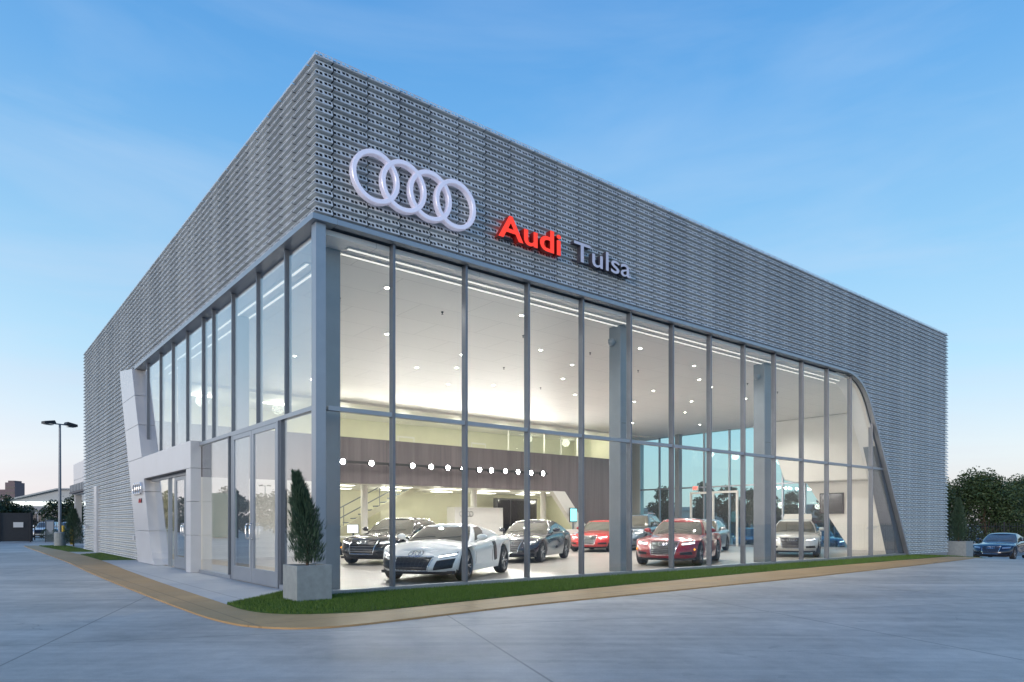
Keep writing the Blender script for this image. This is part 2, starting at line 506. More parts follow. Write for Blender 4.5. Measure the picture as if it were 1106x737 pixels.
fo = [(.302, ZT-.035)] + [(x, z) for x, z in [(18.0, ZT-.035)]+[(x-.035, z-.035) for x, z in edge[:-1]]] + [(24.47, .0)]
sweep_frame(fo, -.15, .015, .10).build('window_surround', M['frame'], B, bevel=.01)
# reveal lining, inside of the glass
sweep_frame([(x-.02, z) for x, z in edge2[:-1]]+[(24.40, .03)], .04, .62, .05, inward=-1).build('reveal_lining', M['white'], B)

# side (left) wall
ySl = [(12.9, 0), (15.1, ZT)]
wall_side = [(.02, ZT), (15.1, ZT), (13.0, EL), (YE, EL), (YE, H-.06), (.02, H-.06)]
MB().prism(wall_side, 'x', .02, .30).build('side_wall', M['clad_back'], B)
MB().box(-.15, .3, -.15, 15.05, ZT-.035, ZT+.065).build('window_surround', M['frame'], B)
MB().box(.31, .36, .5, 27.3, ZT, ZT+.25).build('interior_lining', M['white'], B)
MB().prism([(15.0, ZT-.02), (12.9, .02), (27.3, .02), (27.3, ZT-.02)], 'x', .31, .36).build('interior_lining', M['white'], B)
# east wall with the mirrored opening
eo = [(3.9, 0), (7.15, 4.9)] + arc((7.15, 4.9), (8.15, 6.42), (9.4, 6.44), 8)[1:] + [(16.9, 6.44), (16.9, 0)]
wall_e = [(.5, EL), (3.9, EL)] + eo + [(16.9, EL), (YE, EL), (YE, H-.06), (.5, H-.06)]
MB().prism(wall_e, 'x', 28.22, 28.60).build('east_wall', M['white'], B)
MB().box(.02, XE-.02, YE-.3, YE, EL, H-.06).build('rear_wall', M['clad_back'], B)
MB().box(.3, XE-.3, .3, YE-.3, H-.5, H-.3).build('roof', M['dark'], B)
MB().box(.05, 28.22, .05, 27.3, -.3, .03).build('showroom_floor', M['floor'], B)
MB().box(.13, 28.22, .10, 15.4, 6.45, 6.545).build('ceiling', M['ceil'], B)
MB().box(.35, 28.22, 15.4, 27.3, 6.35, 6.6).build('ceiling', M['white'], B)

# cladding rows ---------------------------------------------------------
PITCH = H/60
PROF = [(.05, 0, 0.0), (.092, -.104, .98), (.086, -.111, 1.3), (.0, -.108, 1.6), (-.004, -PITCH+.018, 2), (.05, -PITCH, 2.2)]
def clad(runs, side):
    """runs: function(ztop)->list of (a,b); side 'front','side','east'"""
    mb = MB(); uv = []
    for r in range(60):
        z0 = H-r*PITCH
        for (a, b, ma, mbb) in runs(z0-PITCH/2):
            rows = []
            for (o_, dz, vv) in PROF:
                aa = a-o_*ma; bb = b+o_*mbb
                n = max(1, int((bb-aa)/4)); 
                row = []
                for k in range(n+1):
                    t = aa+(bb-aa)*k/n
                    row.append((t, -o_, z0+dz) if side == 'front' else (-o_, t, z0+dz) if side == 'side' else (XE+o_-.02, t, z0+dz))
                    uv.append((t+50+(r % 2)*.0, vv))
                rows.append(row)
            # uv order follows vertex order
            mb.grid(rows)
    mb.uv = uv
    return mb
def runs_front(z):
    if z > ZT+.06: return [(0, XE, 1, 1)]
    return [(xEz(max(z, 0))+.10, XE, 0, 1)]
def runs_side(z):
    if z > ZT+.06: return [(0, YE, 1, 0)]
    # edge of the slanted portal leg
    return [(13.95+(17.15-13.95)*z/6.7, YE, 0, 0)]
clad(runs_front, 'front').build('cladding', M['clad'], B, fix=False)
clad(runs_side, 'side').build('cladding', M['clad'], B, fix=False)
clad(lambda z: [(0, YE, 1, 0)] if z > ZT+.06 else [(0, 3.7+max(0, z)*.67, 1, 0), (17.1, YE, 0, 0)], 'east').build('cladding', M['clad'], B, fix=False)
MB().box(.0, XE-.02, .0, .3, H-.055, H-.01).build('parapet_cap', M['frame'], B)
MB().box(.0, .3, .302, YE, H-.055, H-.01).build('parapet_cap', M['frame'], B)
# pressed base trim
MB().box(24.56, XE, -.06, .0, -.25, .05).build('base_trim', M['frame'], B)

# front glazing -----------------------------------------------------------
mx = [1.5+1.669*i for i in range(13)]
Y0, Y1 = -.04, .11
def vmull(name, x, z0, z1, w=.052):
    return MB().box(x-w/2, x+w/2, Y0, Y1, z0, z1).build(name, M['mull'], B, bevel=.004)
for x in mx:
    vmull('mullion', x, .10, zE(x)-.04 if x > 19 else ZT-.035)
xs2 = [.16]+mx+[24.4]
MB().box(.14, xEz(0.05), Y0-.02, Y1, .0, .10).build('sill', M['frame'], B)
for a, b in zip(xs2, xs2[1:]):
    e = min(b-.032, xEz(ZM)-.05)
    if a < e: MB().box(a+.032, e, Y0+.015, Y1-.01, ZM-.04, ZM+.04).build('transom', M['frame'], B)
def pane(a, b, z0, z1):
    P = [(a, z0)]
    xb = b
    if zE(b) < z0: xb = xEz(z0)
    P.append((xb, z0))
    n = 14 if b > 19 else 1
    for k in range(n+1):
        x = xb+(a-xb)*k/n; z = min(z1, zE(x)-.03)
        if z > z0+.005: P.append((x, z))
    if len(P) >= 4: MB().prism(P, 'y', .02, .034).build('window_pane', M['glass'], B)
for a, b in zip(xs2, xs2[1:]):
    pane(a+.02, b-.02, .09, ZM-.03); pane(a+.02, b-.02, ZM+.03, ZT-.03)
# corner posts
MB().box(-.06, .13, -.06, .13, .0, ZT-.036).build('corner_post', M['frame'], B, bevel=.006)

# side glazing (plane x = 0) -----------------------------------------------
def smull(y, z0, z1, w=.05, nm='mullion'):
    return MB().box(-.022, Y1, y-w/2, y+w/2, z0, z1).build(nm, M['mull'], B, bevel=.003)
sy = [1.5, 4.77, 7.2, 10.35, 13.7]
thin = [3.1, 6.3, 8.75, 11.9]
for y in sy: smull(y, ZM+.04, ZT-.036)
for y in thin: smull(y, ZM+.04, ZT-.036, .03)
ys = sorted([.14]+sy+thin+[14.9])
for a, b in zip(ys, ys[1:]):
    MB().prism([(a+.01, ZM+.03), (b-.01, ZM+.03), (b-.01, ZT-.03), (a+.01, ZT-.03)], 'x', .02, .034).build('window_pane', M['glass_side'], B)
MB().box(Y0+.01, Y1-.01, .13, 14.0, ZM-.04, ZM+.04).build('transom', M['frame'], B)
# lower lights
low = [(.13, 1.72), (4.72, 5.02), (5.02, 7.34)]
for a, b in low:
    MB().box(.02, .034, a+.02, b-.02, .1, ZM-.03).build('window_pane', M['glass_side'], B)
for y in (1.75, 4.72, 5.02): smull(y, .02, ZM-.04, .07 if y != 5.02 else .04)
MB().box(Y0-.01, Y1, .13, 1.71, .0, .1).build('sill', M['frame'], B)
MB().box(Y0-.01, Y1, 4.76, 7.36, .0, .1).build('sill', M['frame'], B)

def handle(parent, y, zc, s=1, x=-.06):
    mb = MB()
    mb.tube([(x, y, zc-.16), (x-.06, y, zc-.16), (x-.07, y, zc-.12), (x-.07, y, zc+.12), (x-.06, y, zc+.16), (x, y, zc+.16)], .014, 8)
    return mb.build('handle', M['chrome'], parent, smooth=True)
def door_leaf(y0, y1, z1, hy, lock=True):
    f = MB(); st = .10; bt = .34
    f.box(-.05, .0, y0, y0+st, .03, z1).box(-.05, .0, y1-st, y1, .03, z1).box(-.048, -.002, y0+st, y1-st, .03, bt).box(-.048, -.002, y0+st, y1-st, z1-.10, z1)
    d = f.build('door', M['frame'], B, bevel=.004)
    MB().box(-.03, -.018, y0+st-.01, y1-st+.01, bt-.01, z1-.09).build('glass', M['glass_side'], d)
    handle(d, hy, 1.12)
    return d
door_leaf(1.84, 3.30, ZM-.07, 3.2); door_leaf(3.32, 4.62, ZM-.07, 3.45)
MB().box(-.05, .08, 1.79, 4.68, ZM-.065, ZM-.042).build('door_head', M['frame'], B)
for y in (1.805, 4.655): MB().box(-.055, .06, y-.03, y+.03, 0, ZM-.065).build('door_jamb', M['frame'], B)
# entrance doors under the portal
door_leaf(7.95, 8.72, 2.60, 8.63); door_leaf(8.74, 9.85, 2.60, 8.84)
MB().box(-.05, .08, 7.8, 12.9, 2.62, 2.70).build('door_head', M['frame'], B)
for y in (7.9, 9.9, 10.65): MB().box(-.05, .06, y-.035, y+.035, 0, 2.62).build('door_jamb', M['frame'], B)
MB().box(.0, .014, 9.95, 10.6, .05, 2.62).build('window_pane', M['glass_side'], B)
MB().prism([(10.7, .05), (11.6, .05), (12.75, 2.62), (10.7, 2.62)], 'x', .0, .014).build('window_pane', M['glass_side'], B)

# entrance portal in aluminium panels ----------------------------------------
XP = -.24
def yout(z): return 13.95+(17.2-13.95)*z/6.75      # outer slanted edge
inner_up = [(13.30, 3.42), (14.98, 6.56)]
def portal():
    root = B
    seams = [0.0, 1.05, 2.30, 3.42, 4.55, 5.6]
    # slanted leg, stacked panels; the inner foot is curved
    foot = arc((11.35, .012), (11.95, .05), (12.25, .95), 8)
    def yin(z):
        if z >= 3.42: return 13.35+(14.98-13.35)*(z-3.42)/(6.56-3.42)
        if z >= .95: return 12.25+(13.05-12.25)*(z-.95)/(2.72-.95)
        for (a, za), (b, zb) in zip(foot, foot[1:]):
            if za <= z <= zb: return a+(b-a)*(z-za)/(zb-za+1e-9)
        return 11.35
    zz = seams+[6.72]
    for a, b in zip(zz, zz[1:]):
        a2, b2 = a+.006+(.02 if a == 0 else 0), b-.006
        if b > 6.7:
            P = [(yin(a2), a2), (14.95, 6.56), (yout(6.72), 6.86), (yout(a2), a2)]
        else:
            n = 6; P = [(yin(a2+(b2-a2)*k/n), a2+(b2-a2)*k/n) for k in range(n+1)]+[(yout(b2), b2), (yout(a2), a2)]
            if a == 2.30: 
                P = [(yin(a2), a2), (13.05, 2.72), (13.05, b2), (yout(b2), b2), (yout(a2), a2)]
        MB().prism(P, 'x', XP, .26).build('portal_panel', M['alu'], root, bevel=.004)
    # header panels and right leg
    for a, b in ((7.42, 9.6), (9.61, 11.3), (11.31, 13.04)):
        MB().box(XP, .02, a, b, 2.72, 3.42).build('portal_panel', M['alu'], root, bevel=.004)
    for a, b in ((.02, .98), (.99, 1.85), (1.86, 2.71)):
        MB().box(XP, .02, 7.42, 7.86, a, b).build('portal_panel', M['alu'], root, bevel=.004)
    MB().box(XP+.02, .01, 7.44, 13.02, 2.70, 2.719).build('soffit', M['dark'], root)
portal()

# steel columns --------------------------------------------------------------
def icol(x, y, w=.42, d=.42, z1=6.45, nm='column', mat='steel'):
    mb = MB()
    mb.box(x, x+w, y, y+.03, .03, z1).box(x, x+w, y+d-.03, y+d, .03, z1).box(x+w/2-.02, x+w/2+.02, y+.03, y+d-.03, .03, z1)
    c = mb.build(nm, M[mat], B, bevel=.004)
    return c
for x in (8.50, 15.32):
    c = MB().box(x, x+.40, .62, 1.02, .03, 6.45).build('column', M['steel'], B, bevel=.012)
    MB().box(x+.05, x+.35, .60, .62, 3.9, 3.91).build('seam', M['seam'], c)
    MB().lathe([(.001, -.1), (.07, -.09), (.09, -.03), (.09, .06), (.001, .08)], 'z', 14, (x-.14, .8, 6.02)).build('sensor', M['steel'], c, smooth=True)
    MB().box(x-.06, x, .77, .83, 6.0, 6.05).build('bracket', M['steel'], c)
MB().box(.36, .72, .62, 1.0, .03, 6.45).build('column', M['steel'], B, bevel=.012)
MB().box(.5, .78, 6.0, 6.3, .03, 6.45).build('column', M['steel'], B, bevel=.012)
MB().box(.5, .78, 11.6, 11.9, .03, 6.45).build('column', M['steel'], B, bevel=.012)
# east glazing
for y in (15.4, 12.2, 10.55, 8.9, 7.4, 6.2, 5.0):
    top = 6.44 if y > 9.2 else (6.3 if y > 8.5 else (y-3.9)/3.25*4.9)
    if y < 7: top = min(top, (y-3.9)/3.25*4.9)
    MB().box(28.24, 28.36, y-.04, y+.04, .03, top).build('mullion', M['frame'], B)
MB().box(27.75, 28.05, 13.55, 13.85, .03, 6.45).build('column', M['steel'], B, bevel=.01)
MB().box(28.255, 28.345, 6.15, 16.88, ZM-.04, ZM+.04).build('transom', M['frame'], B)
MB().box(28.24, 28.36, 3.95, 16.88, .03, .12).build('sill', M['frame'], B)
ep = [(p[0]+.02 if i < 4 else p[0], p[1]) for i, p in enumerate(eo)]
MB().prism([(4.0, .1)]+eo[1:-1]+[(16.88, .1)], 'x', 28.295, 28.307).build('window_pane', M['tint'], B)
# white door frame in the east glazing
mb = MB()
for y in (9.98, 11.5, 13.0): mb.box(28.12, 28.2, y-.06, y+.06, .03, 2.95)
mb.box(28.121, 28.199, 9.92, 13.06, 2.951, 3.07)
edoor = mb.build('door_frame', M['white'], B)
MB().box(28.08, 28.12, 12.45, 12.85, 3.16, 3.42).build('exit_sign', M['white'], B)

# recessed bulkhead over the niche on the east wall
MB().prism([(.62, 3.3), (6.3, 3.3)]+[(6.9, 3.45), (7.2, 4.3)] + [(8.2, 6.44), (.62, 6.44)], 'x', 27.55, 28.2).build('bulkhead', M['white'], B, bevel=.05)

# slot diffusers in the ceiling near the glass
for yy in (.36, .66):
    s = MB().box(.75, 23.5, yy, yy+.14, 6.435, 6.448).build('slot_diffuser', M['white'], B)
    MB().box(.78, 23.4, yy+.045, yy+.095, 6.425, 6.434).build('slot', M['linear'], s)
for xx in (.42, .72):
    s = MB().box(xx, xx+.14, 1.6, 14.5, 6.435, 6.448).build('slot_diffuser', M['white'], B)
    MB().box(xx+.045, xx+.095, 1.62, 14.4, 6.425, 6.434).build('slot', M['linear'], s)

# downlights
DL = [(2.4, 1.9), (5.98, 1.6), (7.12, 5.82), (8.62, 3.89), (6.95, 8.21), (8.0, 7.4), (10.68, 4.69), (11.93, 6.46), (10.71, 8.94), (9.3, 9.87), (10.77, 1.9), (13.89, 2.28), (15.84, 3.51), (17.33, 4.05),
      (4.2, 5.2), (3.2, 9.2), (5.0, 12.2), (9.0, 12.8), (13.5, 12.2), (14.4, 8.4), (17.5, 8.0), (18.2, 11.8), (20.5, 4.6), (21.5, 8.4), (22.2, 12.2), (25.2, 6.2), (25.4, 10.4), (12.5, 10.6), (16.2, 5.9), (19.3, 6.4)]
me_trim = None
def light(name, typ, loc, power, size=.08, col=(1, .96, .90), rot=None, **kw):
    l = bpy.data.lights.new(name, typ); l.energy = power; l.color = col
    if typ in ('POINT', 'SPOT'): l.shadow_soft_size = size
    for k, v in kw.items(): setattr(l, k, v)
    o = bpy.data.objects.new(name, l); o.location = loc
    if rot: o.rotation_euler = rot
    link(o, B); return o
d0 = MB().lathe([(.08, 6.448), (.08, 6.436), (.052, 6.436), (.052, 6.447)], 'z', 20).build('downlight', M['white'], B)
l0 = MB().lathe([(.0001, 6.440), (.05, 6.440)], 'z', 20).build('lens', M['lamp'], d0)
for i, (x, y) in enumerate(DL):
    if i == 0: d0.location = (x, y, 0)
    else:
        d = d0.copy(); COL.objects.link(d); d.location = (x, y, 0)
        l = l0.copy(); COL.objects.link(l); l.parent = d
    light('downlight_bulb', 'SPOT', (x, y, 6.40), 175 if x < 10 else 215, .06, spot_size=R(150), spot_blend=.6)
# sprinkler heads
s0 = MB().lathe([(.03, 6.449), (.03, 6.43), (.008, 6.42), (.008, 6.39), (.03, 6.385), (.0001, 6.38)], 'z', 10).build('sprinkler', M['dark'], B)
for i, (x, y) in enumerate([(1.9, 3.2), (4.3, 2.6), (7.2, 3.0), (10.0, 3.2), (13.0, 3.9), (3.6, 7.0), (9.2, 6.4), (12.4, 8.2), (17.8, 2.8), (20.2, 3.0), (15.2, 6.9)]):
    s = s0 if i == 0 else s0.copy()
    if i: COL.objects.link(s)
    s.location = (x, y, 0)

# mezzanine --------------------------------------------------------------
YF = 15.4
MB().prism([(.4, 2.98), (20.35, 2.98), (22.95, .03), (25.0, .03), (25.0, 4.92), (.4, 4.92)], 'y', YF, YF+.2).build('balcony_fascia', M['fascia'], B)
MB().prism([(19.45, 2.975), (20.33, 2.975), (22.93, .03), (22.0, .03)], 'y', YF-.12, YF+.19).build('slanted_fin', M['white'], B, bevel=.01)
MB().box(.4, 25.0, YF+.2, 27.2, 3.02, 3.4).build('mezzanine_floor', M['white'], B)
MB().box(.36, 25.0, 22.0, 22.15, .03, 3.02).build('rear_partition', M['cream'], B)
MB().box(25.0, 25.12, YF+.02, 27.2, .03, 6.35).build('end_partition', M['cream'], B)
MB().box(.4, 24.98, 19.5, 19.62, 3.4, 6.35).build('office_partition', M['cream'], B)
for x, w, h in ((12.6, 1.0, 5.75), (17.2, 1.0, 5.75)):
    f = MB().box(x, x+w, 19.46, 19.5, 3.4, h).build('office_door', M['white'], B)
    MB().box(x+.08, x+w-.08, 19.44, 19.458, 3.45, h-.1).build('panel', M['cream'], f)
for x in (18.6, 19.9, 21.2, 22.5, 23.8):
    MB().box(x-.03, x+.03, 17.9, 17.96, 3.4, 6.35).build('glass_wall_post', M['white'], B)
MB().box(18.6, 24.98, 17.92, 17.94, 3.4, 6.3).build('glass_wall', M['glass'], B)
# troffers
def troffer(x, y, z, w=1.2, d=.6):
    t = MB().box(x, x+w, y, y+d, z-.02, z-.001).build('ceiling_panel_light', M['white'], B)
    MB().box(x+.04, x+w-.04, y+.04, y+d-.04, z-.03, z-.021).build('diffuser', M['troffer'], t)
for x in range(2, 25, 3):
    troffer(x, 17.0, 6.35); light('office_tube', 'POINT', (x+.6, 17.2, 6.1), 34, .25, (1, .98, .80))
for x in range(2, 24, 3):
    troffer(x, 17.2, 3.02); troffer(x+1.2, 20.0, 3.02)
    light('undercroft_tube', 'POINT', (x+.6, 18.8, 2.75), 42, .25, (1, .98, .82))
for x in (9.5, 20.3, 15.6):
    MB().lathe([(.16, .03), (.16, 3.02)], 'z', 20, (x, 17.0, 0)).build('round_column', M['white'], B, smooth=False)
# stair
st = MB()
A_, B_ = Vector((8.0, 18.6, .5)), Vector((13.6, 18.6, 3.35))
d_ = B_-A_
st.prism([(A_.x, A_.z-.22), (B_.x, B_.z-.22), (B_.x, B_.z+.06), (A_.x, A_.z+.06)], 'y', 18.5, 18.55)
stair = st.build('stair', M['cream'], B)
tr_ = MB()
for k in range(14):
    p = A_+d_*(k/14); tr_.box(p.x, p.x+.38, 18.56, 19.45, p.z-.03, p.z+.03)
tr_.build('tread', M['steel'], stair)
for hgt in (.5, .98):
    MB().tube([(A_.x, 18.52, A_.z+hgt), (B_.x, 18.52, B_.z+hgt)], .028, 8).build('handrail', M['steel'], stair)
mbp = MB()
for k in range(6):
    p = A_+d_*((k+.3)/6); mbp.tube([(p.x, 18.52, p.z), (p.x, 18.52, p.z+.98)], .018, 6)
mbp.build('baluster', M['steel'], stair)
# dark glazed cabinet doors on the rear partition
cab = MB().box(19.6, 22.7, 20.3, 20.6, .03, 2.75).build('glazed_storefront', M['dark'], B)
MB().box(19.7, 20.6, 20.27, 20.298, .1, 2.65).build('pane', M['blackgloss'], cab)
MB().box(20.7, 22.6, 20.27, 20.298, .1, 2.65).build('pane', M['blackgloss'], cab)
MB().box(12.2, 14.0, 20.5, 21.9, .03, 2.0).build('low_partition', M['cream'], B)
# rear partitions seen through the portal doors
MB().box(1.2, 6.5, 13.9, 14.0, .03, 2.9).build('office_screen', M['white'], B)
MB().box(3.5, 3.6, 1.6, 1.61, .03, .04).build('floor_outlet', M['dark'], B)
# side door and small fittings on the left wall
sd = MB().box(-.16, .0, 23.15, 23.85, .0, 2.9).build('side_door_frame', M['alu'], B, bevel=.01)
wf = MB().box(-.26, -.1, 14.55, 14.75, .72, .86).build('wall_hydrant', M['alu'], B, bevel=.01)
MB().box(-.22, -.1, 25.9, 26.05, 1.05, 1.2).build('wall_outlet', M['alu'], B, bevel=.01)
# ------------------------------------------------------------------ signs
def text_curve(s, bold=0, ext=.05):
    c = bpy.data.curves.new('t', 'FONT'); c.body = s; c.size = 1; c.extrude = ext; c.offset = bold; c.bevel_depth = .0; c.resolution_u = 6
    o = bpy.data.objects.new('t', c); COL.objects.link(o)
    bpy.context.view_layer.update()
    dg = bpy.context.evaluated_depsgraph_get()
    me = bpy.data.meshes.new_from_object(o.evaluated_get(dg))
    vs = [v.co.copy() for v in me.vertices]; fs = [tuple(p.vertices) for p in me.polygons]
    bpy.data.objects.remove(o); bpy.data.curves.remove(c)
    return vs, fs
def letters(word, x0, x1, z0, z1, yb, yf, mat, parent, bold=.0, part='letter', axis='front', capscale=None):
    """word across x0..x1, caps z0..z1, thickness yb..yf"""
    W = []; right = 0
    for i, ch in enumerate(word):
        pv, _ = text_curve(word[:i+1], bold); cv, cf = text_curve(ch, bold)
        mx_ = max(v.x for v in pv); cm = max(v.x for v in cv)
        W.append((mx_-cm, cv, cf, ch))
    mn = min(v.x+o for o, cv, _, _ in W for v in cv); mxx = max(v.x+o for o, cv, _, _ in W for v in cv)
    top = max(v.y for v in W[0][1])
    out = []
    for o, cv, cf, ch in W:
        zmin, zmax = min(v.z for v in cv), max(v.z for v in cv)
        vs = []
        for v in cv:
            x = x0+(v.x+o-mn)/(mxx-mn)*(x1-x0); z = z0+v.y/top*(z1-z0); t = (v.z-zmin)/(zmax-zmin)
            y = yb+(yf-yb)*t
            if axis == 'front': vs.append((x, y, z))
            else: vs.append((y, x, z))
        mb = MB(); mb.add(vs, cf)
        b = mb.build(part, mat, parent)
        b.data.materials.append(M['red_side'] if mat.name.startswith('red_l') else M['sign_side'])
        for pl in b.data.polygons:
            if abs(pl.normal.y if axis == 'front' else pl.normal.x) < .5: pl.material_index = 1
        out.append(b)
    return out
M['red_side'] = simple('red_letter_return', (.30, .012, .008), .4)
def annulus(cx, cz, ro, ri, y0, y1, n=56, axis='front'):
    mb = MB(); vs = []; fs = []
    prof = [(ro, y0), (ro, y1+.012), (ro-.012, y1), (ri+.012, y1), (ri, y1+.012), (ri, y0)]
    m = len(prof)
    for k in range(n):
        a = 2*math.pi*k/n
        for r_, y in prof:
            vs.append((cx+r_*math.cos(a), y, cz+r_*math.sin(a)) if axis == 'front' else (y, cx+r_*math.cos(a), cz+r_*math.sin(a)))
    for k in range(n):
        j = (k+1) % n
        for q in range(m): fs.append((k*m+q, k*m+(q+1) % m, j*m+(q+1) % m, j*m+q))
    return mb.add(vs, fs)
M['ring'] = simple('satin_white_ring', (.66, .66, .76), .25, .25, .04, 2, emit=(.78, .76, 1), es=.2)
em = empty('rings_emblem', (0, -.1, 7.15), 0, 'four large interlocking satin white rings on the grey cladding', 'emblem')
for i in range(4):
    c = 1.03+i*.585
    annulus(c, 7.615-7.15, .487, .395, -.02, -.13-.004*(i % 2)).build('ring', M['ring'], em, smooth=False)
    MB().tube([(c, .05, .9), (c, -.03, .9)], .02, 6).build('standoff', M['dark'], em)
sg = empty('sign_lettering', (0, 0, 0), 0, 'large illuminated red letters reading Audi on the cladding', 'sign')
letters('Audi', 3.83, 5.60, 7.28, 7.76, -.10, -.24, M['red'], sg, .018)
MB().box(3.9, 5.5, -.10, -.06, 7.31, 7.35).build('mounting_rail', M['sign_side'], sg)
sg2 = empty('sign_lettering', (0, 0, 0), 0, 'lavender grey metal letters reading Tulsa right of the red word', 'sign')
letters('Tulsa', 6.02, 7.95, 7.30, 7.74, -.10, -.22, M['sign_grey'], sg2, .006)
MB().box(6.1, 7.9, -.10, -.06, 7.33, 7.36).build('mounting_rail', M['sign_side'], sg2)
# small sign on the entrance portal
ps = empty('portal_sign', (0, 0, 0), 0, 'small silver rings and red word sign on the slanted portal leg', 'sign')
M['sign_plate'] = simple('teal_plate', (.12, .35, .42), .3)
for i in range(4): annulus(14.30-i*.30, 2.42, .205, .15, XP-.005, XP-.07, 28, 'side').build('ring', M['chrome'], ps)
mbq = letters('Audi', -13.72, -13.30, 1.96, 2.10, XP-.003, XP-.03, M['red_small'], ps, .02, axis='side')
for b in mbq:
    for v in b.data.vertices: v.co.y = -v.co.y
    b.data.flip_normals()
# exit sign letters
letters('EXIT', -12.80, -12.50, 3.22, 3.37, 28.075, 28.07, M['exit'], bpy.data.objects['exit_sign'], .02, axis='side')
for b in kids(bpy.data.objects['exit_sign']):
    for v in b.data.vertices: v.co.y = -v.co.y
    b.data.flip_normals()
# ------------------------------------------------------------------ cars
def paint(name, col, metal=.3, rough=.28):
    t = NT(name)
    f = t.noise(900, 1, .5, t.coord())
    c = t.ramp(f, [(.35, tuple(v*.9 for v in col)+(1,)), (.7, tuple(min(1, v*1.12) for v in col)+(1,))])
    t.set(Base_Color=c, Metallic=metal, Roughness=rough, Coat_Weight=1., Coat_Roughness=.03)
    return t.m
P_WHITE = paint('white_car_paint', (.84, .85, .83), .0, .35)
P_BLACK = paint('black_car_paint', (.012, .013, .016), .3, .2)
P_NAVY = paint('navy_car_paint', (.008, .011, .026), .0, .25)
P_RED = paint('red_car_paint', (.42, .006, .005), .1, .3)
P_MAROON = paint('maroon_car_paint', (.26, .004, .008), .15, .3)
P_SILVER = paint('silver_car_paint', (.50, .51, .52), .6, .3)
P_BLUE = paint('blue_car_paint', (.03, .09, .18), .4, .3)
P_GREY = paint('grey_car_paint', (.10, .13, .16), .5, .3)
P_IVORY = paint('ivory_car_paint', (.58, .57, .52), .1, .3)
M['carglass'] = simple('tinted_car_glass', (.10, .098, .08), .04, 0, 0, coat=1)
M['rim'] = simple('alloy_rim', (.55, .56, .58), .25, .9, .04)
M['tyre'] = simple('tyre_rubber', (.018, .018, .02), .75, 0, .2, 20)
M['lens'] = simple('headlight_lens', (.38, .40, .42), .08, .6, 0, coat=1)
M['grille'] = simple('grille_black', (.01, .01, .012), .3, .2, 0)

def make_wheel_meshes():
    t = MB().lathe([(.215, -.10), (.27, -.112), (.315, -.108), (.335, -.085), (.34, 0), (.335, .085), (.315, .108), (.27, .112), (.215, .10), (.215, -.10)], 'y', 36, cap=False)
    ty = t.build('tyre', M['tyre'], None, smooth=True)
    r = MB()
    r.lathe([(.245, .105), (.25, .09), (.235, .07), (.225, -.08), (.21, -.08), (.215, .07), (.225, .098), (.235, .107)], 'y', 36, cap=False)
    r.lathe([(.001, .09), (.035, .088), (.05, .07), (.05, .03), (.001, .03)], 'y', 16)
    for k in range(5):
        for s_ in (-.16, .16):
            a = 2*math.pi*k/5
            p0 = Vector((math.cos(a)*.04, 0, math.sin(a)*.04)); p1 = Vector((math.cos(a+s_)*.228, 0, math.sin(a+s_)*.228))
            d = (p1-p0).normalized(); nn = Vector((-d.z, 0, d.x))*.014
            vs = [p0+nn+Vector((0, .085, 0)), p0-nn+Vector((0, .085, 0)), p1-nn+Vector((0, .10, 0)), p1+nn+Vector((0, .10, 0))]
            vs += [v-Vector((0, .035, 0)) for v in vs]
            r.add(vs, [(0, 1, 2, 3), (7, 6, 5, 4), (0, 4, 5, 1), (1, 5, 6, 2), (2, 6, 7, 3), (3, 7, 4, 0)])
    rm = r.build('rim', M['rim'], ty, smooth=False)
    dk = MB().lathe([(.001, -.02), (.215, -.02), (.215, .0), (.001, .0)], 'y', 24).build('brake_disc', M['dark'], ty)
    return ty
WHEEL = make_wheel_meshes()
WH_KIDS = kids(WHEEL)

def interp(P, x):
    if x <= P[0][0]: return P[0][1]
    for (a, va), (b, vb) in zip(P, P[1:]):
        if x <= b:
            t = (x-a)/(b-a); t = t*t*(3-2*t) if len(P) < 2 else t
            return va+(vb-va)*t
    return P[-1][1]

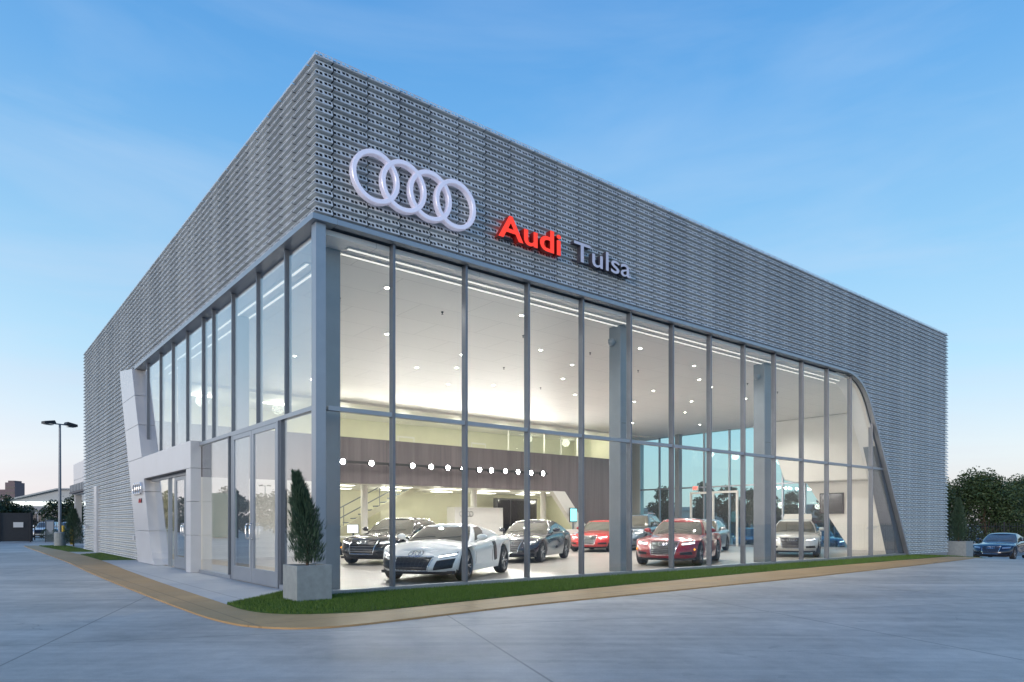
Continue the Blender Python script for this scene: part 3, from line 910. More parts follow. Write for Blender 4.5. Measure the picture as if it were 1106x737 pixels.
def car(label, group, front, heading, p, col, z=0, cat='car', detail=2):
    """front: world x,y of the middle of the nose; heading in degrees"""
    L, W, Hh = p['L'], p['W'], p['H']; wb = p['wb']; foh = p['foh']; wr = p.get('wr', .34)
    hx, hy_ = math.cos(R(heading)), math.sin(R(heading))
    root = empty('car', (front[0]-hx*L/2, front[1]-hy_*L/2, z), R(heading), label, cat, group)
    xf = L/2-foh; xr = xf-wb
    zs_prof = p['shoulder']     # (x from nose, z)
    def zs(x): return interp(zs_prof, L/2-x)
    def zb(x, y):
        b = .20+ (.04 if x > xf+wr+.1 else 0) + (.07 if x < xr-wr-.1 else 0)
        for xw in (xf, xr):
            Rr = wr+.045; d = abs(x-xw)
            if d < Rr and y > W*.30: b = max(b, wr+math.sqrt(Rr*Rr-d*d))
        return b
    # plan outline of right half, nose to tail (y>=0)
    plan = []
    nA = p.get('nose', .95); nB = p.get('tail', .7); n1 = 2.7; n2 = 3.2
    NA = 20
    for k in range(NA+1):
        a = math.pi/2*k/NA
        plan.append((L/2-nA+nA*math.cos(a)**(2/n1) if k < NA else L/2-nA, W/2*math.sin(a)**(2/n1), 'f', math.cos(a)))
    x = L/2-nA; xe = -L/2+nB; ns = int((x-xe)/.05)
    for k in range(1, ns):
        plan.append((x+(xe-x)*k/ns, W/2, 's', 0))
    for k in range(NA+1):
        a = math.pi/2*(1-k/NA)
        plan.append((-L/2+nB-nB*math.cos(a)**(2/n2) if k else -L/2+nB, W/2*max(0, math.sin(a))**(2/n2), 'r', math.cos(a)))
    T = [0, .10, .22, .36, .5, .64, .76, .86, .93, .975, 1.0]
    fprof = p.get('fprof', [(0, -.10), (.15, -.02), (.35, 0), (.6, -.02), (.8, -.10), (1, -.26)])
    rprof = [(0, -.14), (.2, -.02), (.5, 0), (.8, -.03), (1, -.10)]
    sprof = [(0, .945), (.12, .965), (.3, .99), (.55, 1.0), (.75, .985), (.9, .96), (1, .90)]
    def pt(i, t, s):
        X, Y, kind, w = plan[i]
        y = Y*interp(sprof, t)
        if kind == 'f': X = X+interp(fprof, t)*min(1, w*1.6)
        if kind == 'r': X = X-interp(rprof, t)*min(1, w*1.6)
        for xw in (xf, xr):
            y += p.get('flare', .03)*math.exp(-((X-xw)/.42)**2)*math.exp(-((t-.7)/.35)**2)*(Y/(W/2))**4
        y -= .035*math.exp(-((X-(xf+xr)/2)/.8)**2)*math.exp(-((t-.45)/.22)**2)*(Y/(W/2))**4
        zb_, zs_ = zb(X, Y), zs(X)
        if kind == 'f': zs_ = zs(X)
        return (X, y*s, zb_+(zs_-zb_)*t)
    body = MB(); n = len(plan)
    for s in (1, -1):
        rows = [[pt(i, t, s) for i in range(n)] for t in T]
        body.grid(rows)
    crown = p.get('crown', .07)
    VV = [1, .9, .75, .5, .25, 0, -.25, -.5, -.75, -.9, -1]
    rows = []
    for i in range(n):
        a = pt(i, 1, 1)
        w = min(1, a[1]/(W*.42))
        rows.append([(a[0], a[1]*v, a[2]+crown*w*(1-abs(v)**2.2)) for v in VV])
    body.grid(rows)
    def deckz(x): return zs(x)+crown*.9
    # greenhouse
    gx = [L/2-g for g in p['cab']]        # windscreen base, roof front, roof rear, backlight base
    wbse, wtop = W/2*p.get('gwb', .86), W/2*p.get('gwt', .64)
    zr = Hh
    NG = 12; gl = []
    def gplan(x1, x4, w, nf, nr):
        out = []
        for k in range(NG+1):
            a = math.pi/2*k/NG
            out.append((x1-nf+nf*math.cos(a)**(2/2.4) if k < NG else x1-nf, w*math.sin(a)**(2/3.4)))
        m = 14
        for k in range(1, m): out.append((x1-nf+(x4+nr-(x1-nf))*k/m, w))
        for k in range(NG+1):
            a = math.pi/2*(1-k/NG)
            out.append((x4+nr-(nr*math.cos(a)**(2/2.6) if k else 0), w*max(0, math.sin(a))**(2/3.4)))
        return out
    TG = [0, .1, .3, .5, .7, .88, 1.0]
    G0 = gplan(gx[0], gx[3], wbse, .45, .35); G1 = gplan(gx[1], gx[2], wtop, .16, .2)
    ng = len(G0)
    def gp(i, t, s):
        x = G0[i][0]+(G1[i][0]-G0[i][0])*t; y = G0[i][1]+(G1[i][1]-G0[i][1])*t
        xm = (gx[1]+gx[2])/2; hl = (gx[1]-gx[2])/2
        zt = zr-.045-p.get('arch', .05)*min(1.5, ((G1[i][0]-xm)/hl)**2)
        z0 = zs(G0[i][0])-.01
        bul = math.sin(math.pi*t)*.03
        y += bul*(1 if G0[i][1] > wbse*.7 else G0[i][1]/wbse)
        return (x, y*s, z0+(zt-z0)*t+bul*.6)
    ws, bl, sw, shell = MB(), MB(), {1: MB(), -1: MB()}, MB()
    sw2 = {1: MB(), -1: MB()}
    xB = gx[1]-p.get('bp', 1.0)
    for s in (1, -1):
        for i in range(ng-1):
            for a, b in zip(TG, TG[1:]):
                q = [gp(i, a, s), gp(i+1, a, s), gp(i+1, b, s), gp(i, b, s)]
                xmid = (q[0][0]+q[1][0])/2
                inb = a >= .1 and b <= .9
                if i < 9 and b <= 1.0 : tgt = ws
                elif i >= ng-1-8 and inb: tgt = bl
                elif 12 < i < ng-2-10 and inb:
                    if p.get('bpil', True) and abs(xmid-xB) < .07: tgt = shell
                    else: tgt = sw[s] if xmid > xB else (shell if p.get('noquarter') else sw2[s])
                else: tgt = shell
                tgt.add(q, [(0, 1, 2, 3)])
    rows = []
    for i in range(ng):
        a = gp(i, 1, 1); w = min(1, a[1]/(wtop*.8))
        rows.append([(a[0], a[1]*v, a[2]+.045*w*(1-abs(v)**2.4)) for v in (1, .8, .5, .2, 0, -.2, -.5, -.8, -1)])
    shell.grid(rows)
    def weld(mb, name, mat, par, smooth=True, d=.002):
        me = bpy.data.meshes.new(name); me.from_pydata(mb.v, [], mb.f)
        bm = bmesh.new(); bm.from_mesh(me)
        bmesh.ops.remove_doubles(bm, verts=bm.verts, dist=d)
        bmesh.ops.dissolve_degenerate(bm, edges=bm.edges, dist=1e-4)
        bmesh.ops.recalc_face_normals(bm, faces=bm.faces)
        bm.to_mesh(me); bm.free()
        me.materials.append(mat)
        me.polygons.foreach_set('use_smooth', [smooth]*len(me.polygons))
        return link(bpy.data.objects.new(name, me), par)
    bo = weld(body, 'body', col, root)
    bvh = BVHTree.FromPolygons([tuple(v.co) for v in bo.data.vertices], [tuple(f.vertices) for f in bo.data.polygons])
    weld(shell, 'roof', p.get('roofmat', col), root)
    weld(ws, 'windscreen', M['carglass'], root); weld(bl, 'rear_window', M['carglass'], root)
    for s in (1, -1):
        if sw[s].v: weld(sw[s], 'side_window', M['carglass'], root)
        if sw2[s].v: weld(sw2[s], 'side_window', M['carglass'], root)
    # dark underbody
    MB().box(-L/2+.35, L/2-.35, -(W/2-.30), W/2-.30, .17, .60).build('underbody', M['black'], root)
    MB().box(-L/2+.25, L/2-.30, -(W/2-.13), W/2-.13, .19, .25).build('floor_pan', M['black'], root)
    # wheels
    for xw in (xf, xr):
        for s in (1, -1):
            w = bpy.data.objects.new('wheel', WHEEL.data); link(w, root); w.location = (xw, s*(W/2-.125), wr)
            w.scale = (wr/.34,)*3; w.rotation_euler = (0, .5*s+xw, 0 if s > 0 else math.pi)
            for k_ in WH_KIDS:
                c = k_.copy(); COL.objects.link(c); c.parent = w
    # projected patches ------------------------------------------------
    def cast_f(y, z, off=.008, d=1):
        h = bvh.ray_cast(Vector((d*L, y, z)), Vector((-d, 0, 0)))
        return Vector((h[0].x+off*d, y, z)) if h[0] else Vector((d*(L/2-.3), y, z))
    def cast_s(x, z, s, off=.008):
        h = bvh.ray_cast(Vector((x, s*W, z)), Vector((0, -s, 0)))
        return Vector((x, h[0].y+off*s, z)) if h[0] else Vector((x, s*W/2*.9, z))
    def quadpatch(c, name, mat, fn, off=.01, nx=14, nz=9, par=root, taper=True):
        """c: four corners in (a,z), order bl, br, tr, tl"""
        rows = []
        for j in range(nz+1):
            v = j/nz; row = []
            for i in range(nx+1):
                u = i/nx
                a = (1-v)*((1-u)*c[0][0]+u*c[1][0])+v*((1-u)*c[3][0]+u*c[2][0])
                z_ = (1-v)*((1-u)*c[0][1]+u*c[1][1])+v*((1-u)*c[3][1]+u*c[2][1])
                o_ = off if (0 < i < nx and 0 < j < nz) else -.012
                row.append(tuple(fn(a, z_, o_)))
            rows.append(row)
        return MB().grid(rows).build(name, mat, par, smooth=False)
    F = lambda y, z_, o_: cast_f(y, z_, o_)
    g = p['grille']   # (z0, z1, halfwidth bottom, halfwidth top)
    gz0, gz1, gb, gt = g
    gm = (gz0*.55+gz1*.45)
    gr = quadpatch([(-gb, gz0), (gb, gz0), (gt, gz1), (-gt, gz1)], 'grille', M['grille'], F, .012, 18, 10)
    if detail > 0:
        bars = MB(); nb = p.get('bars', 6)
        for k in range(1, nb):
            v = k/nb; hw = gb+(gt-gb)*v-.02; z_ = gz0+(gz1-gz0)*v
            bars.tube([cast_f(-hw+2*hw*q/8, z_, .016) for q in range(9)], .006, 5)
        if p.get('vbars'):
            for q in range(-4, 5):
                bars.tube([cast_f(q/4.5*(gb+(gt-gb)*v), gz0+(gz1-gz0)*v, .018) for v in (.03, .3, .5, .7, .97)], .005, 5)
        bars.build('slat', M['rim'] if p.get('chromebars', True) else M['dark'], gr)
        fr = []
        for (a, b) in (((-gb, gz0), (gb, gz0)), ((gb, gz0), (gt, gz1)), ((gt, gz1), (-gt, gz1)), ((-gt, gz1), (-gb, gz0))):
            for q in range(8): fr.append(cast_f(a[0]+(b[0]-a[0])*q/8, a[1]+(b[1]-a[1])*q/8, .012))
        MB().tube(fr, .011, 6, close=True).build('grille_frame', M['chrome'], gr)
        if p.get('rings', True):
            mb = MB(); zc = gz0+(gz1-gz0)*.80 if not p.get('hoodrings') else gz1+.07
            rr_ = .052
            for q in range(4):
                yc = (q-1.5)*.076
                mb.tube([cast_f(yc+rr_*math.cos(2*math.pi*k/14), zc+rr_*math.sin(2*math.pi*k/14), .03) for k in range(14)], .008, 5, close=True)
            mb.build('badge', M['chrome'], gr)
    for s in (1, -1):
        h = p['lamp']  # corners for +y side: inner-bottom, outer-bottom, outer-top, inner-top
        hl = quadpatch([(a*s, z_) for a, z_ in h], 'headlight', M['lens'], F, .012, 14, 8)
        if detail > 0:
            dr = []
            for k in range(9):
                u = k/8; a = h[0][0]+(h[1][0]-h[0][0])*(.06+.88*u); z_ = h[0][1]+(h[1][1]-h[0][1])*u+.025*(1 + 1.4*max(0, u-.75))
                q_ = cast_f(a*s, z_+.02, .016); dr.append(q_)
            MB().tube(dr, p.get('drl', .016), 6).build('running_light', M['drl'] if p.get('lit', True) else M['chrome'], hl)
        for q in p['intakes']:
            quadpatch([(a*s, z_) for a, z_ in q], 'air_intake', M['grille'], F, .012, 14, 8)
        # mirrors
        xm = gx[0]-p.get('mx', .62)
        zm = zs(xm)+.13
        ym = W/2*.93
        mb = MB(); vs = []
        for k in range(9):
            t = k/8; yy = ym+.02+.23*t; sc = math.sin(math.pi*(.18+.72*t))
            for q in range(10):
                a = 2*math.pi*q/10; vs.append((xm+.02+.055*sc*math.cos(a)*1.3-.04*t, s*yy, zm+.075*sc*math.sin(a)))
        fs = [(k*10+q, k*10+(q+1) % 10, (k+1)*10+(q+1) % 10, (k+1)*10+q) for k in range(8) for q in range(10)]
        fs += [tuple(range(10)), tuple(range(80, 90))]
        mb.add(vs, fs); mb.tube([(xm-.02, s*(ym-.07), zm-.12), (xm, s*(ym+.08), zm-.04)], .022, 6)
        mb.build('mirror', col if not p.get('darkmirror') else M['blackgloss'], root, smooth=True)
        if detail > 0:
            # door handle and door seam
            S = lambda x_, z_, o_: cast_s(x_, z_, s, o_)
            xh = xB+.18; zh = zs(xh)-.13
            MB().tube([cast_s(xh, zh, s, .01), cast_s(xh-.03, zh, s, .035), cast_s(xh-.17, zh, s, .035), cast_s(xh-.20, zh, s, .01)], .011, 6).build('door_handle', col, root)
            sm = MB()
            for xd in (xB-.03, xf-wr-.16):
                sm.tube([cast_s(xd, z_, s, -.001) for z_ in (.36, .5, .62, .74, zs(xd)-.03)], .005, 4)
            sm.build('door_gap', M['black'], root)
            for q in p.get('sidepatch', []):
                quadpatch(q, 'side_blade', M['grille'], S, .012, 8, 14)
    # tail lights and plate strip for completeness
    for s in (1, -1):
        zt = zs(-L/2+.1)-.16
        quadpatch([(s*(W/2-.5), zt-.07), (s*(W/2-.16), zt-.07), (s*(W/2-.16), zt+.05), (s*(W/2-.5), zt+.05)], 'tail_light', M['red_small'], lambda y, z_, o_: cast_f(y, z_, o_, -1), .008, 5, 3)
    if p.get('orange'):
        s = 1
        for s in (1, -1):
            q = cast_f(s*W*.445, p['lamp'][0][1]-.10, .006)
            MB().lathe([(.0001, .03), (.022, .02), (.028, 0), (.0001, -.02)], 'x', 10, tuple(q)).build('marker_light', M['amber'], root)
    if p.get('rails'):
        for s in (1, -1):
            MB().tube([(gx[1]-.15, s*wtop*.93, zr-.03), (gx[1]-.35, s*wtop*.95, zr+.04), (gx[2]+.35, s*wtop*.95, zr+.04), (gx[2]+.15, s*wtop*.93, zr-.03)], .018, 6).build('roof_rail', M['chrome'], root)
    # wipers
    if detail > 1:
        wp = MB()
        for yy in (-.5, .12):
            i0 = gx[0]-.08
            wp.tube([(i0-.02, yy, zs(i0)+crown+.03), (i0-.05, yy+.28, zs(i0)+crown+.055), (i0-.10, yy+.52, zs(i0)+crown+.07)], .008, 5)
        wp.build('wiper', M['black'], root)
        MB().tube([(xm, -.3, zs(xm)+.1), (xm, -.29, zs(xm)+.1)], .01, 4) 
    return root

SEDAN = dict(L=4.72, W=1.86, H=1.42, wb=2.81, foh=.88, wr=.335, cab=(1.50, 2.30, 3.35, 4.25), bp=.95,
    shoulder=[(0, .62), (.15, .68), (.5, .76), (1.4, .86), (2.2, .91), (3.6, .96), (4.2, .96), (4.72, .90)],
    grille=(.33, .72, .33, .42), bars=7, lamp=[(.47, .585), (.80, .62), (.82, .72), (.46, .68)],
    intakes=[[(.48, .34), (.82, .34), (.80, .45), (.46, .42)]], orange=False)
A8 = dict(SEDAN, L=5.14, W=1.95, H=1.47, wb=2.99, foh=.96, wr=.35, cab=(1.55, 2.40, 3.75, 4.70), grille=(.34, .78, .38, .46), bars=6,
    lamp=[(.52, .62), (.86, .66), (.88, .77), (.50, .73)], orange=True,
    shoulder=[(0, .68), (.15, .74), (.5, .81), (1.5, .91), (2.4, .95), (4.0, 1.0), (4.6, 1.0), (5.14, .94)])
A5 = dict(SEDAN, L=4.71, W=1.86, H=1.40, cab=(1.50, 2.35, 3.3, 4.60), arch=.08)
A7 = dict(SEDAN, L=4.97, W=1.91, H=1.43, wb=2.91, foh=.92, wr=.36, cab=(1.55, 2.45, 3.4, 4.82), arch=.09, orange=True, vbars=False, drl=.022,
    grille=(.34, .73, .34, .43), lamp=[(.50, .60), (.84, .64), (.86, .76), (.49, .70)])
S5 = dict(SEDAN, L=4.5, W=1.84, H=1.42, wb=2.62, foh=.87, cab=(1.4, 2.2, 3.15, 4.2))
R8 = dict(noquarter=True, L=4.43, W=1.92, H=1.26, wb=2.65, foh=.94, wr=.345, cab=(1.12, 2.02, 2.72, 3.95), bp=.60, bpil=True, arch=.04, gwb=.84, gwt=.60, flare=.05, nose=1.05,
    shoulder=[(0, .54), (.15, .60), (.5, .69), (.95, .78), (1.5, .81), (2.4, .86), (3.1, .93), (3.9, .92), (4.43, .84)],
    fprof=[(0, -.06), (.15, 0), (.4, -.01), (.65, -.10), (.85, -.22), (1, -.40)],
    grille=(.255, .55, .37, .44), bars=5, vbars=True, chromebars=False, hoodrings=True, lamp=[(.52, .505), (.86, .555), (.88, .66), (.64, .615)],
    intakes=[[(.46, .25), (.82, .30), (.87, .545), (.52, .49)]], crown=.10, drl=.02,
    sidepatch=[[(-.78, .36), (-.58, .34), (-.42, .84), (-.66, .86)]], mx=.55)
SUV = dict(SEDAN, L=4.75, W=1.90, H=1.70, wb=2.81, foh=.9, wr=.37, cab=(1.35, 1.95, 3.9, 4.65), gwt=.70,
    shoulder=[(0, .82), (.15, .90), (.5, .98), (1.4, 1.06), (3.6, 1.10), (4.75, 1.08)], grille=(.42, .92, .36, .44),
    lamp=[(.50, .76), (.83, .79), (.85, .90), (.49, .88)], intakes=[[(.48, .45), (.82, .45), (.80, .56), (.46, .53)]], rails=True)
HATCH = dict(SEDAN, L=4.3, W=1.79, H=1.45, wb=2.58, cab=(1.35, 2.1, 3.3, 4.2))

GI = 'cars displayed inside the showroom'
def nose(px, depth):   # image bearing is only used off line; values below are plain world coordinates
    pass
# (world position of the nose was measured on the floor plan)
car('white mid engine sports car with black side blade, front left in the showroom', GI, (2.50, 1.08), 214, R8, P_WHITE, .03, 'sports car')
car('black long limousine with wide chrome grille behind the white sports car', GI, (4.47, 7.30), 214, A8, P_BLACK, .03)
car('dark navy four door coupe parked between white sports car and red cars', GI, (8.58, 5.45), 211, A5, P_NAVY, .03)
car('bright red saloon half hidden behind the middle steel column', GI, (16.25, 9.6), 208, S5, P_RED, .03)
car('deep red fastback with lit headlights beside the middle steel column', GI, (11.04, 1.30), 205, A7, P_MAROON, .03)
car('silver car with white mirror just behind the deep red fastback', GI, (19.3, 6.45), 203, HATCH, P_SILVER, .03)
car('slate blue tall estate car with roof rails behind the deep red fastback', GI, (19.0, 10.0), 206, SUV, P_GREY, .03, 'suv')
ivory = car('ivory saloon with lit headlights and raised tailgate near the right slanted window', GI, (19.0, 1.75), 206, SEDAN, P_IVORY, .03)
# raised tailgate of the ivory car
tg = MB(); tg.prism([(-1.75, 1.43), (-2.5, 1.66), (-2.52, 1.62), (-1.77, 1.38)], 'y', -.56, .56)
tg.build('tailgate', P_IVORY, ivory, bevel=.01)
for s in (.55, -.55): MB().tube([(-1.95, s, .95), (-2.3, s, 1.66)], .012, 6).build('gas_strut', M['dark'], ivory)

GO = 'cars parked outside beyond the east glass'
LOW = dict(detail=0)
car('light blue saloon parked outside, seen through the right end of the glass', GO, (31.0, 6.2), 225, SEDAN, P_BLUE, gz(32)+.0, detail=1)
car('dark green grey car parked behind the light blue saloon outside', GO, (35.0, 9.0), 225, SUV, P_GREY, gz(37)+.0, detail=0)
car('blue car parked outside, seen between two right hand steel mullions', GO, (33.2, 12.4), 215, HATCH, P_BLUE, gz(35)+.0, detail=0)
car('purple blue car parked outside beyond the white glass doors', GO, (37.0, 17.5), 215, SEDAN, P_NAVY, gz(39)+.0, detail=0)
car('dark navy saloon parked on the lot right of the building by the fence', None, (36.8, .75), 184, dict(A5, lit=False), P_NAVY, gz(39.5)+.02, detail=2)
GB = 'cars parked in the yard left of the building'
car('white saloon behind the yellow bollards left of the building', GB, (2.2, 58.5), 250, SEDAN, P_SILVER, 0, detail=0)
car('pale car behind the dark enclosure left of the building', GB, (.8, 61), 250, HATCH, P_WHITE, 0, detail=0)
car('silver suv parked in front of the warehouse', GB, (5.2, 96), 215, SUV, P_SILVER, 0, detail=0)
car('silver saloon parked in front of the warehouse, left of the suv', GB, (3.2, 98), 215, SEDAN, P_SILVER, 0, detail=0)
for o_ in WH_KIDS: bpy.data.objects.remove(o_)
bpy.data.objects.remove(WHEEL)
# ------------------------------------------------------------------ plants
def leaf_quad(mb, c, size, rng, up=0):
    n = Vector((rng.gauss(0, 1), rng.gauss(0, 1), rng.gauss(0, 1)+up)).normalized()
    a = n.orthogonal().normalized(); a = Matrix.Rotation(rng.uniform(0, 6.28), 3, n) @ a; b = n.cross(a)
    s = size*rng.uniform(.6, 1.3)
    c = Vector(c)
    mb.add([c-a*s, c+b*s*.55, c+a*s, c-b*s*.55], [(0, 1, 2, 3)])
def crown_mb(blobs, n, size, seed):
    rng = random.Random(seed); mb = MB()
    vol = [r**2 for _, r in blobs]; tot = sum(vol)
    for (c, r), w in zip(blobs, vol):
        k = int(n*w/tot)
        for _ in range(k):
            d = Vector((rng.gauss(0, 1), rng.gauss(0, 1), rng.gauss(0, 1))).normalized()
            rr = r*(rng.random()**.35)*(1+.18*math.sin(d.x*7+c[0]*3)*math.cos(d.y*6+d.z*5))
            leaf_quad(mb, (c[0]+d.x*rr, c[1]+d.y*rr, c[2]+d.z*rr*.8), size, rng)
    return mb
def tree_proto(name, h, w, seed, n=5200, leaf=.16, mat='leaf_oak', label='', group=None, loc=(0, 0, 0), trunk_h=.28):
    rng = random.Random(seed)
    root = empty(name, loc, rng.uniform(0, 6), label, 'tree', group)
    blobs = []
    for k in range(15):
        a = rng.uniform(0, 6.28); q = rng.random()
        zz = h*(trunk_h+.10+(.86-trunk_h)*q); rad = w*.5*(math.sin(math.pi*(.25+.68*q)))*rng.uniform(.3, .8)
        blobs.append(((math.cos(a)*rad, math.sin(a)*rad, zz), w*rng.uniform(.13, .25)))
    blobs.append(((0, 0, h*.62), w*.26))
    crown_mb(blobs, n, leaf, seed+1).build('crown', M[mat], root, fix=False)
    tb = MB()
    tb.tube([(0, 0, -.2), (.03*h*.1, 0, h*.2), (.02*h, .01*h, h*.45), (.0, .0, h*.75)], [h*.03, h*.022, h*.016, h*.005], 8)
    for c, r in blobs[:9]:
        tb.tube([(0, 0, h*trunk_h*rng.uniform(.8, 1.3)), (c[0]*.5, c[1]*.5, c[2]*.72), c], [h*.011, h*.007, h*.002], 5)
    tb.build('trunk', M['bark'], root)
    return root
def place_copy(src, loc, rz, sc, label, group=None, kidmap=None):
    c = copy_tree(src, None, {src.name: kids(src)})
    c.location = loc; c.rotation_euler = (0, 0, rz); c.scale = sc if isinstance(sc, tuple) else (sc,)*3
    c['label'] = label
    if group: c['group'] = group
    return c
def conifer(h, w, seed, n, name='conifer_shrub', label='', loc=(0, 0, 0), lean=.0, group=None):
    rng = random.Random(seed); root = empty(name, loc, 0, label, 'shrub', group)
    mb = MB()
    for _ in range(n):
        q = rng.random()**.8
        prof = math.sin(math.pi*(.10+.86*q)**.66)**.8*(1.08-.30*q)
        a = rng.uniform(0, 6.28); rr = w*.5*prof*(rng.random()**.55)*(1+.16*math.sin(a*3+q*15)+.14*math.sin(q*47+a*2))*(1.25 if rng.random() < .07 else 1)
        c = Vector((math.cos(a)*rr+lean*q*q, math.sin(a)*rr, h*(.05+.92*q)))
        d = Vector((math.cos(a)*.45, math.sin(a)*.45, 1+rng.uniform(-.4, .3))).normalized()
        L_ = h*rng.uniform(.03, .085); s = d.cross(Vector((rng.gauss(0, 1), rng.gauss(0, 1), .2))).normalized()*h*rng.uniform(.002, .005)
        mb.add([c-s, c+d*L_*.6+s*.4-s, c+d*L_, c+s], [(0, 1, 2, 3)])
    mb.build('crown', M['leaf_conifer'], root, fix=False)
    t = MB().tube([(0, 0, -.08), (0, 0, h*.3), (lean*.6, 0, h*.85)], [h*.018, h*.012, h*.003], 7)
    rng2 = random.Random(seed+5)
    for k in range(16):
        q = .12+.7*k/16; a = k*2.4
        t.tube([(lean*q*q, 0, h*q*.9), (math.cos(a)*w*.25*(1-q*.6)+lean*q*q, math.sin(a)*w*.25*(1-q*.6), h*(q*.9+.12))], [h*.005, h*.002], 4)
    t.build('trunk', M['bark'], root)
    return root
def planter(loc, w, h, label, rz=0, group='square grey planters at the building corners'):
    root = empty('planter', loc, rz, label, 'planter', group)
    a = w/2; b = a-.045
    mb = MB()
    vs = [(-a, -a, 0), (a, -a, 0), (a, a, 0), (-a, a, 0), (-a, -a, h), (a, -a, h), (a, a, h), (-a, a, h), (-b, -b, h), (b, -b, h), (b, b, h), (-b, b, h), (-b, -b, h-.12), (b, -b, h-.12), (b, b, h-.12), (-b, b, h-.12)]
    mb.add(vs, [(0, 3, 2, 1), (0, 1, 5, 4), (1, 2, 6, 5), (2, 3, 7, 6), (3, 0, 4, 7), (4, 5, 9, 8), (5, 6, 10, 9), (6, 7, 11, 10), (7, 4, 8, 11), (8, 9, 13, 12), (9, 10, 14, 13), (10, 11, 15, 14), (11, 8, 12, 15)])
    mb.build('pot', M['concrete_pot'], root, bevel=.008)
    MB().box(-b+.002, b-.002, -b+.002, b-.002, h-.16, h-.07).build('soil', M['soil'], root)
    return root
planter((-.40, -.52, .03), .60, .58, 'square cast stone planter on the turf by the near glass corner')
cn = conifer(1.60, .50, 5, 9500, label='narrow dark conifer in the planter at the near glass corner', loc=(-.40, -.52, .55), lean=-.20); cn.rotation_euler.z = R(-38.9)
planter((32.3, .7, gz(32.3)-.02), .92, .80, 'pale square planter beside the far right building corner')
conifer(2.1, .6, 6, 7000, label='tall dark conifer in the planter at the far right corner', loc=(32.3, .7, gz(32.3)+.72))
conifer(2.1, 1.0, 9, 8000, label='bushy dark evergreen at the far left end of the cladding', loc=(.25, 34.0, 0))
# ------------------------------------------------------------------ trees right
GT = 'trees behind the fence right of the building'
t1 = tree_proto('broadleaf_tree', 5.7, 8.4, 21, 20000, .105, 'leaf_oak', 'broad dark tree nearest the building behind the right fence', GT, (66, 16, -1), trunk_h=.05)
rt = [((72, 11.5, -1), 1.0, 1.08), ((78, 7.5, -1), 2.1, 1.0), ((84, 20, -1), .4, 1.12), ((70, 2.5, -1), 3.1, .95), ((92, 14, -1), 4, 1.15), ((88, 3, -1), 5, 1.2), ((80, -3, -1), 2.7, 1.1)]
lbl = ['second tree from the building behind the right fence, rounded crown', 'low spreading tree in the gap behind the right fence', 'distant tall tree farthest back beside the building edge', 'rightmost near tree behind the dark saloon', 'far back tree between the two rounded crowns on the right', 'tall far tree above the dark saloon roof', 'tree at the right picture edge behind the fence']
for (l, a, s), lb in zip(rt, lbl): place_copy(t1, l, a, (s*1.05, s*1.05, s), lb, GT)
# trees seen through the east glass
GE = 'trees seen through the showroom glass'
t2 = tree_proto('broadleaf_tree', 6.6, 3.6, 33, 3600, .14, 'leaf_dark', 'tall tree silhouette seen through the glass left of the white doors', GE, (60, 40.5, -1))
et = [((62, 36.5, -1), 1.0, 1.06), ((64, 34.5, -1), 2.2, 1.0), ((66, 33, -1), 3, .95), ((58, 44, -1), .4, .72), ((70, 30, -1), 5, .9), ((67, 24, -1), 1.4, 1.1), ((69, 21.5, -1), 2.4, 1.15), ((72, 18.5, -1), 3.4, 1.05), ((64, 29, -1), 4.4, .8)]
for k, (l, a, s) in enumerate(et):
    place_copy(t2, l, a, (s*1.3 if k > 4 else s, s*1.3 if k > 4 else s, s), ['tall twin tree silhouette above the white glass doors', 'tree right of the twin trees over the white doors', 'tree over the right side of the white doors', 'small tree beside the low building seen through glass', 'smaller tree right of the white doors through glass', 'wide dark tree behind the ivory car through glass', 'dense tree behind the right mullions through glass', 'dark tree behind the light blue saloon outside', 'low tree in front of the long building through glass'][k], GE)
# left trees
GL = 'trees beyond the yard left of the building'
t3 = tree_proto('broadleaf_tree', 4.4, 4.6, 41, 4200, .15, 'leaf_dark', 'leafy tree beside the lamp post in front of the warehouse', GL, (4.2, 77.3, 0), trunk_h=.08)
for l, a, s, lb in [((-.7, 81.3, 0), 1, 1, 'leafy tree behind the dark enclosure below the tower'), ((-3.0, 78, 0), 2, 1, 'small tree at the left picture edge'), ((1.2, 88, 0), 3, .8, 'low tree in front of the glowing window strip'), ((7.6, 92, 0), 4, .9, 'tree against the warehouse wall behind the lamp post')]:
    place_copy(t3, l, a, s, lb, GL)
# trees across the street behind the camera, mirrored in the side glass
GM = 'trees across the lot mirrored in the side glass'
for k in range(12):
    x = -11-k*4.2
    place_copy(t3, (x, 96+random.uniform(-8, 10)-k*2.5, 0), k*1.3, (1.5, 1.5, random.uniform(1.1, 1.7)), 'dark tree in the row mirrored in the side glass', GM)
# low shrubs by the enclosure
for k, (x, y, lb) in enumerate([(-.2, 44.2, 'low dark bush right of the dark enclosure'), (.25, 43.2, 'low dark bush next to the yellow bollards')]):
    conifer(.9, 1.0, 60+k, 2500, 'bush', lb, (x, y, 0), 0, 'low bushes by the enclosure')

